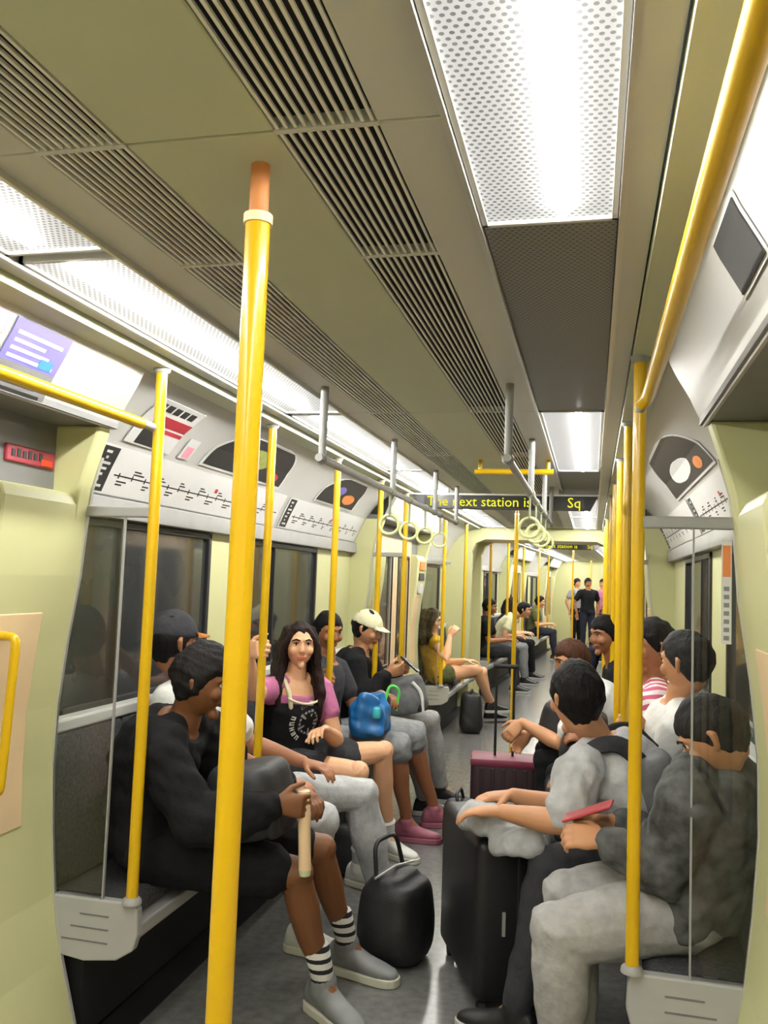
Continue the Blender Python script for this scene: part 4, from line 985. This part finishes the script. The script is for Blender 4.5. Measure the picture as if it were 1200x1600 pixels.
seated(-1, 12.3, 'seated passenger in black top leaning back on the left of the far car', CL_BLACK, CL_CHAR, BROWN, BLK, .0)
seated(1, 13.6, 'seated passenger in grey top on the right of the far car', CL_GREY, CL_NAVY, BROWN, BLK, .14)
seated(1, 14.5, 'seated passenger in pink top on the right of the far car', CL_PINK, CL_BLACK, TAN, BLK, .10)
seated(-1, 18.0, 'distant passenger in olive top on the second left bench of the far car', CL_OLIVE, CL_NAVY, TAN, BLK, .08)
seated(1, 18.2, 'distant passenger in black on the second right bench of the far car', CL_BLACK, CL_CHAR, BROWN, BLK, .12)
seated(1, 19.1, 'distant passenger in white on the second right bench of the far car', CL_WHITE, CL_NAVY, TAN, BLK, .05)

def standing(u, y, label, shirt, pants, skin, f):
    x = X(u); fx, fy = f; p = dict(label=label, pel=(x, y, .93), neck=(x, y, 1.42), head=(x, y, 1.58), face=(fx, fy, -.1), F=(fx, fy, 0), skin=skin, hair=BLK, vox=.010, hairarg=dict(line=.45, puff=1.13), shirt=shirt, pants=pants, shoem=SH_BLACK, hunch=0)
    r_ = V((fx, fy, 0)).cross(UP).normalized()
    for k_, sg in (('R', 1), ('L', -1)):
        c = V((x, y, 0)) + r_ * sg * .10; w = V((x, y, 0)) + r_ * sg * .26
        p[k_] = hd((w.x, w.y, .88), (0, 0, -1), (fx, fy, 0), .4); p['k' + k_] = (c.x, c.y, .50); p['a' + k_] = (c.x, c.y, .11); p['t' + k_] = f
    r, _ = person(p); FAR.append(r)
standing(.02, 20.6, 'standing passenger in black far down the aisle', CL_BLACK, CL_NAVY, BROWN, (.5, -.86))
standing(.32, 21.6, 'standing passenger in pink top far down the aisle', CL_PINK, CL_CHAR, TAN, (-.8, -.6))
standing(-.35, 22.4, 'standing passenger in grey at the far end of the aisle', CL_GREY, CL_BLACK, TAN, (.8, -.6))

# ---- the girl's black vest, drawn over her T-shirt, with its printed lettering
def vest(root, pel, neck, F, m_):
    pel, neck, F = V(pel), V(neck), V(F).normalized(); ax = (neck - pel).normalized(); lat = F.cross(UP).normalized(); mb = MB(); rr = []
    for t, hw, hd_ in ((-.08, .190, .142), (.08, .186, .14), (.28, .152, .124), (.48, .154, .134), (.66, .160, .146), (.74, .128, .136)):
        p = pel.lerp(neck, t); l_ = (lat - ax * lat.dot(ax)).normalized(); f_ = l_.cross(ax)
        if f_.dot(F) < 0: f_ = -f_
        rr.append((p, l_ * hw, f_ * hd_))
    mb.rings(rr, 24)
    v = obj('vest', remesh(mb, .008, 2, .5, noise=.005, nscale=.06, seed=3), m_, root)
    # shoulder straps and pale neck binding
    for s in (-1, 1):
        sm = MB(); limb(sm, [pel.lerp(neck, .70) + lat * s * .085 + F * .118, pel.lerp(neck, .86) + lat * s * .092 + F * .098, pel.lerp(neck, 1.0) + lat * s * .088 + F * .03, pel.lerp(neck, .90) + lat * s * .088 - F * .10], [.012, .011, .011, .011], 8)
        obj('vest_strap', sm, CL_CREAM, v, smooth=True)
    bd = MB(); limb(bd, [pel.lerp(neck, .735 + .07 * abs(k / 6.0) ** 2) + lat * (k / 6.0 * .105) + F * (.140 - .022 * (k / 6.0) ** 2) for k in range(-6, 7)], [.006] * 13, 8)
    obj('neck_binding', bd, CL_CREAM, v, smooth=True)
    return v, ax, lat, F
vv, ax, lat, FF = vest(L3, (-1.50, 4.22, .555), (-1.455, 4.22, .985), (.80, -.60, 0), CL_BLACK)
from mathutils.bvhtree import BVHTree
bvh = BVHTree.FromPolygons([v.co.copy() for v in vv.data.vertices], [p.vertices[:] for p in vv.data.polygons])
def print_on(quads, c0):
    mb = MB()
    for q in quads:
        pts = []
        for (a, b) in q:
            o_ = c0 + lat * -a + UP * b + FF * .3
            hit = bvh.ray_cast(o_, -FF)
            pts.append((hit[0] if hit[0] else o_ - FF * .16) + FF * .003)
        n = len(pts); mb.add(pts, [tuple(range(n))])
    return mb
c0 = V((-1.478, 4.22, .785)); g = np.random.default_rng(4); qs = []
def glyph(cx, cy, ang, w, h, kind):
    """upright letter shape made of two or three strokes"""
    ca, sa = math.cos(ang), math.sin(ang); t = .006
    R_ = lambda x, y: (cx + x * ca - y * sa, cy + x * sa + y * ca)
    bars = [(-w / 2, -h / 2, -w / 2 + t, h / 2)]
    if kind in (0, 2, 3): bars.append((w / 2 - t, -h / 2, w / 2, h / 2))
    if kind in (1, 3): bars.append((-w / 2, h / 2 - t, w / 2, h / 2))
    if kind in (0, 1): bars.append((-w / 2, -t / 2, w / 2, t / 2))
    if kind in (2, 1): bars.append((-w / 2, -h / 2, w / 2, -h / 2 + t))
    for (x0, y0, x1, y1) in bars: qs.append([R_(x0, y0), R_(x1, y0), R_(x1, y1), R_(x0, y1)])
for k in range(7):
    a = math.radians(120 - k * 17); glyph(.02 + .092 * math.cos(a), -.005 + .092 * math.sin(a), a - math.pi / 2, .018, .024, k % 4)
for k in range(5):
    a = math.radians(165 + k * 17); glyph(.02 + .092 * math.cos(a), -.005 + .092 * math.sin(a), a - math.pi / 2, .018, .022, (k + 2) % 4)
obj('printed_letters', print_on(qs, c0), mat('print_on_cloth', (214, 214, 212), .8), vv)
qs = []
for k in range(16):
    a0, a1 = math.radians(k * 22.5), math.radians(k * 22.5 + 15)
    for r0, r1 in (((.050, .060),) if k % 3 else ((.030, .066),)):
        qs.append([(.02 + r0 * math.cos(a0), -.005 + r0 * math.sin(a0)), (.02 + r1 * math.cos(a0), -.005 + r1 * math.sin(a0)), (.02 + r1 * math.cos(a1), -.005 + r1 * math.sin(a1)), (.02 + r0 * math.cos(a1), -.005 + r0 * math.sin(a1))])
obj('printed_emblem', print_on(qs, c0), mat('grey_print_on_cloth', (150, 150, 152), .8), vv)
# ---- caps
def cap(root, fr, m_, brimm, hs=1.0):
    mb = MB(); vs = []
    for d in HD:
        r, f, u = d; x_, y_, z_ = skull(d); q = 1.14 if u > .22 else .90
        vs.append(fr(x_ * q * hs, y_ * q * hs, (z_ * (1.12 if u > .22 else .9)) * hs))
    c = obj('cap', remesh(mb.add(vs, HF), .006, 2), m_, root)
    br = MB(); k = 12; top, bot = [], []
    for i in range(k + 1):
        a = math.pi * (i / k - .5); top.append((.072 * math.sin(a), .085 * math.cos(a) * 0 + .068)); bot.append((.074 * math.sin(a), .072 + .085 * math.cos(a)))
    vs = []
    for lay in (0, .005):
        for (x_, y_), (x2, y2) in zip(top, bot): vs += [fr(x_ * hs, y_ * hs, (.042 + lay) * hs), fr(x2 * hs, y2 * hs, (.030 + lay - .08 * abs(x2) ** 1.0) * hs)]
    n = 2 * (k + 1); fs = []
    for i in range(k):
        a = 2 * i; fs += [(a, a + 1, a + 3, a + 2), (n + a, n + a + 2, n + a + 3, n + a + 1), (a + 1, n + a + 1, n + a + 3, a + 3), (a, a + 2, n + a + 2, n + a)]
    fs += [(0, n, n + 1, 1), (n - 2, n - 1, 2 * n - 1, 2 * n - 2)]
    obj('brim', MB().add(vs, fs), brimm, c)
cap(L5, fr5, CL_CREAM, CL_CREAM)
f2 = V((.55, .83, -.05)).normalized(); r2 = f2.cross(UP).normalized(); u2 = r2.cross(f2); h2 = V((-1.59, 3.12, 1.225))
cap(L2, lambda a, b, c: h2 + r2 * a + f2 * b + u2 * c, CL_CHAR, cloth('tan_brim', (176, 112, 60)))

# ================================================================== bags and belongings
def soft(parts, vox=.010, it=4, noise=.010, nscale=.09, seed=1):
    """cloth bags: slumped rounded boxes merged into one skin"""
    mb = MB()
    for (c, h, rz, ry) in parts:
        m_ = Matrix.Translation(c) @ Matrix.Rotation(rz, 4, 'Z') @ Matrix.Rotation(ry, 4, 'Y'); rr = []
        for t, k in ((-1.0, .80), (-.93, .95), (-.70, 1.05), (-.35, 1.06), (0, 1.03), (.4, .97), (.72, .93), (.92, .84), (1.0, .66)):
            rr.append((m_ @ V((0, 0, h[2] * t)), m_.to_3x3() @ V((h[0] * k, 0, 0)), m_.to_3x3() @ V((0, h[1] * k, 0))))
        mb.rings(rr, 28, .62)
    return remesh(mb, vox, it, .6, noise, nscale, seed)
def strap_tube(name, pts, parent, m_, r=.010): obj(name, MB().tube(arc_path(pts, .05), r, 8), m_, parent, smooth=True)
NYL = mat('black_nylon', (28, 28, 30), .55, var=.2, scale=60, bump=.2, bscale=200); NYG = mat('grey_nylon', (96, 98, 100), .6, var=.25, scale=30); NYL2 = mat('pale_nylon', (176, 176, 174), .6, var=.2, scale=20)
b = empty('backpack', (-1.09, 2.80, .60), 'black backpack on the lap of the man in black', 'backpack')
bb = obj('bag_body', soft([((-1.105, 2.80, .755), (.13, .16, .115), .05, -.15)], seed=2), NYL, b)
obj('pocket', soft([((-1.00, 2.79, .72), (.03, .12, .075), .05, -.15)], seed=3), NYL, b); strap_tube('top_handle', [(-1.16, 2.75, .86), (-1.16, 2.75, .91), (-1.16, 2.86, .91), (-1.16, 2.86, .86)], b, NYL)
b = empty('cream_tube', (-.90, 2.77, .53), 'cream cylinder held upright in the fist of the man in black', 'cylinder')
obj('tube_body', MB().tube([(-.893, 2.765, .545), (-.905, 2.757, .80)], .0205, 18), mat('cream_plastic', (238, 206, 164), .4), b, smooth=True)
obj('tube_cap', MB().tube([(-.8925, 2.7655, .530), (-.893, 2.765, .550)], [.018, .0215], 18), mat('pale_cap', (206, 210, 168), .4), b, smooth=True)
b = empty('shoulder_bag', (-.76, 3.5, 0), 'black shoulder bag standing on the floor by the striped socks', 'bag')
obj('bag_body', soft([((-.74, 3.50, .16), (.13, .15, .15), -.25, 0), ((-.75, 3.50, .28), (.08, .13, .06), -.25, 0)], seed=4), NYL, b)
obj('zip', MB().tube([(-.80, 3.37, .338), (-.75, 3.5, .352), (-.70, 3.63, .338)], .005, 6), M_TRIM, b); strap_tube('carry_strap', [(-.80, 3.40, .31), (-.82, 3.42, .46), (-.77, 3.58, .46), (-.74, 3.62, .31)], b, NYL, .009)
b = empty('shopping_bag', (-1.17, 4.70, .66), 'blue plastic shopping bag on the lap of the boy', 'bag')
BLU = mat('blue_plastic', (32, 104, 168), .35, var=.25, scale=9); obj('bag_body', soft([((-1.185, 4.72, .725), (.10, .135, .085), .1, 0), ((-1.20, 4.66, .79), (.07, .07, .07), .5, .3), ((-1.17, 4.78, .80), (.055, .06, .06), -.3, -.3)], .008, 3, .022, .045, 5), BLU, b)
obj('teal_print', soft([((-1.118, 4.60, .78), (.022, .022, .03), .1, 0)], .006, 3, 0, .07, 6), mat('teal_plastic', (60, 184, 196), .4), b); strap_tube('green_handle', [(-1.12, 4.80, .82), (-1.10, 4.82, .91), (-1.05, 4.86, .88), (-1.07, 4.86, .76)], b, mat('green_handle', (96, 214, 96), .4), .009)
b = empty('backpack', (-1.16, 5.5, .63), 'black and grey backpack on the lap of the man in the cream cap', 'backpack')
obj('bag_body', soft([((-1.16, 5.52, .765), (.13, .15, .115), 0, -.2)], seed=7), NYG, b); obj('pocket', soft([((-1.055, 5.50, .74), (.035, .11, .075), 0, -.2)], seed=8), NYL, b); strap_tube('pale_strap', [(-1.09, 5.40, .86), (-1.03, 5.42, .80), (-1.02, 5.42, .68)], b, CL_WHITE, .012)
b = empty('phone', (-1.13, 5.49, .95), 'phone held up by the man in the cream cap', 'phone')
pm = Matrix.Translation((-1.125, 5.49, .965)) @ Matrix.Rotation(-.9, 4, 'Y'); PHB = mat('phone_black', (20, 20, 22), .2)
obj('phone_case', MB().box(-.0045, .0045, -.036, .036, -.075, .075).xf(pm), PHB, b, bevel=.003); obj('phone_screen', MB().box(-.0058, -.0046, -.033, .033, -.07, .07).xf(pm), mat('phone_glass', (60, 66, 76), .1, emit=(120, 130, 150, .3)), b)
b = empty('phone', (.0, 2.73, .82), 'red-backed phone in the hands of the man in mottled grey', 'phone')
pm = Matrix.Translation((.0, 2.73, .83)) @ Matrix.Rotation(1.15, 4, 'Y') @ Matrix.Rotation(.15, 4, 'X')
obj('phone_case', MB().box(-.0045, .0045, -.037, .037, -.078, .078).xf(pm), mat('phone_red', (190, 70, 78), .3), b, bevel=.003); obj('phone_screen', MB().box(.0046, .0056, -.034, .034, -.072, .072).xf(pm), PHB, b)
def flat_strap(name, pts, parent, m_, w=.022, t=.006, ref=(0, 0, 1)):
    path = arc_path(pts, .06); rr = []; k = len(path)
    for i in range(k):
        tn = (path[min(k - 1, i + 1)] - path[max(0, i - 1)]).normalized(); r_ = V(ref); wv = tn.cross(r_).normalized(); rr.append((path[i], wv * w, wv.cross(tn).normalized() * t))
    obj(name, MB().rings(rr, 10, .7), m_, parent, smooth=True)
# big black suitcase
def suitcase(cx, cy, rz, hx, hy, h, label, shell, handle=0.0, trim=None, name='suitcase'):
    e = empty(name, (cx, cy, 0), label, 'suitcase'); T = Matrix.Translation((cx, cy, 0)) @ Matrix.Rotation(rz, 4, 'Z')
    w = .05
    sh_ = obj('shell', MB().box(-hx, hx, -hy, hy, w, h).xf(T), shell, e, bevel=.035, seg=4, smooth=True)
    for k in (range(-2, 3) if handle else ()):
        y = k * hy * .33
        obj('rib', MB().box(-hx - .004, hx + .004, y - .012, y + .012, w + .05, h - .05).xf(T), shell, sh_, bevel=.004)
    obj('zip_band', MB().box(-.008, .008, -hy - .003, hy + .003, w + .03, h + .003).xf(T), trim or NYL, sh_, bevel=.004)
    for sx in (-1, 1):
        for sy in (-1, 1):
            c = T @ V((sx * (hx - .04), sy * (hy - .05), .024)); ax_ = T.to_3x3() @ V((1, 0, 0))
            wh = obj('wheel', MB().tube([c - ax_ * .012, c + ax_ * .012], .024, 14), M_BLACK, e, smooth=True)
            obj('wheel_fork', MB().box(-.016, .016, -.014, .014, .03, .06).xf(Matrix.Translation((c.x, c.y, 0))), M_BLACK, wh)
    if handle:
        for s in (-1, 1): obj('handle_tube', MB().tube([T @ V((0, s * .055, h - .02)), T @ V((0, s * .055, h + handle))], .0085, 10), mat('handle_black', (30, 30, 30), .35), e, smooth=True)
        obj('handle_grip', MB().tube([T @ V((0, -.075, h + handle)), T @ V((0, .075, h + handle))], .014, 12), M_BLACK, e, smooth=True)
    else:
        obj('top_handle', MB().tube(arc_path([T @ V((0, -.09, h - .005)), T @ V((0, -.09, h + .03)), T @ V((0, .09, h + .03)), T @ V((0, .09, h - .005))], .02), .011, 10), NYL, e, smooth=True)
    return e
SUITB = mat('black_suitcase_shell', (26, 26, 28), .45, var=.15, scale=50, bump=.1, bscale=220)
c = suitcase(-.335, 3.415, math.radians(22), .155, .285, .60, 'big black suitcase in front of the man in grey T-shirt', SUITB)
T = Matrix.Translation((-.335, 3.415, 0)) @ Matrix.Rotation(math.radians(22), 4, 'Z')
obj('zip_pull', MB().box(-.06, -.05, -.294, -.284, .28, .36).xf(T), M_TRIM, c)
c = suitcase(-.52, 5.55, math.radians(96), .13, .20, .42, 'burgundy topped suitcase with extended handle standing in the aisle', mat('dark_burgundy_shell', (50, 34, 38), .5, var=.1), .56, mat('burgundy_band', (120, 44, 66), .5))
c['label'] = 'dark burgundy suitcase with extended handle standing in the aisle'
obj('top_cover', MB().box(-.135, .135, -.203, .203, .375, .424).xf(Matrix.Translation((-.52, 5.55, 0)) @ Matrix.Rotation(math.radians(96), 4, 'Z')), mat('burgundy_band', (120, 44, 66), .5), c, bevel=.015, smooth=True)
# jacket folded over the suitcase
b = empty('folded_jacket', (-.27, 3.15, .62), 'pale grey jacket bundled on the black suitcase under the man\'s arms', 'jacket')
obj('jacket_cloth', soft([((-.30, 3.17, .665), (.13, .12, .045), .3, .1), ((-.22, 3.08, .64), (.10, .10, .05), -.2, -.15)], .009, 5, .020, .05, 9), cloth('pale_grey_jacket', (172, 174, 176), var=.15), b)
strap_tube('jacket_trim', [(-.42, 3.10, .68), (-.34, 3.03, .715), (-.22, 3.0, .70), (-.14, 3.02, .66)], b, CL_WHITE, .007)
# backpack on the shoulders of the man in the grey T-shirt
b = empty('backpack', (.20, 3.12, .7), 'grey backpack on the back of the man in grey T-shirt', 'backpack')
obj('bag_body', soft([((.235, 3.06, .80), (.07, .13, .17), .35, -.35)], seed=12), NYG, b)
flat_strap('shoulder_strap', [(.17, 3.0, .93), (.10, 2.985, .995), (.02, 2.985, .98), (-.045, 3.01, .90), (-.035, 3.0, .80)], b, CL_CHAR, .028, .010, (-.4, -.9, .3)); flat_strap('shoulder_strap', [(.22, 3.25, .93), (.14, 3.30, 1.0), (.06, 3.29, .98), (0, 3.30, .88)], b, CL_CHAR, .028, .010, (-.4, .9, .3))
b = empty('handbag', (-.05, 4.3, .62), 'black bag on the lap of the person in striped top', 'bag')
obj('bag_body', soft([((-.02, 4.38, .76), (.10, .15, .13), 0, .1)], seed=13), NYL, b); strap_tube('carry_strap', [(-.02, 4.30, .86), (-.02, 4.32, .96), (-.02, 4.46, .96), (-.02, 4.48, .86)], b, NYL)
b = empty('backpack', (-.28, 5.0, .6), 'black backpack on the knees of the person in white sleeve', 'backpack')
obj('bag_body', soft([((-.17, 5.02, .72), (.10, .15, .13), 0, .15)], seed=14), NYL, b); strap_tube('top_handle', [(-.17, 4.97, .84), (-.17, 4.97, .89), (-.17, 5.07, .89), (-.17, 5.07, .84)], b, NYL)
b = empty('backpack', (-1.22, 8.15, 0), 'black backpack on the floor in front of the woman in yellow', 'backpack')
obj('bag_body', soft([((-1.16, 8.80, .20), (.11, .13, .19), .2, 0)], seed=15), NYL, b); strap_tube('top_handle', [(-1.16, 8.75, .36), (-1.16, 8.75, .42), (-1.16, 8.85, .42), (-1.16, 8.85, .36)], b, NYL)
b.location = (-1.22, 8.15, 0)
b = empty('duffel_bag', (-.70, 5.02, 0), 'black holdall on the floor between the boy and the man in the cream cap', 'bag')
obj('bag_body', soft([((-.70, 5.02, .13), (.10, .20, .12), .12, 0)], seed=16), NYL, b); strap_tube('carry_strap', [(-.70, 4.92, .22), (-.72, 4.92, .31), (-.72, 5.12, .31), (-.70, 5.12, .22)], b, NYL, .009)
b = empty('holdall', (-1.15, 4.4, 0), 'dark bag tucked under the knees of the young woman', 'bag')
obj('bag_body', soft([((-1.20, 4.42, .13), (.10, .13, .12), 0, 0)], seed=17), NYL, b); strap_tube('carry_strap', [(-1.20, 4.36, .22), (-1.20, 4.36, .29), (-1.20, 4.48, .29), (-1.20, 4.48, .22)], b, NYL, .008)

# ================================================================== the car beyond the gangway follows the curve
PIV = Matrix.Translation((XC, 11.0, 0)) @ Matrix.Rotation(math.radians(-3.0), 4, 'Z') @ Matrix.Translation((-XC, -11.0, 0))
for o in FAR:
    o.matrix_world = PIV @ Matrix.Translation(o.location)
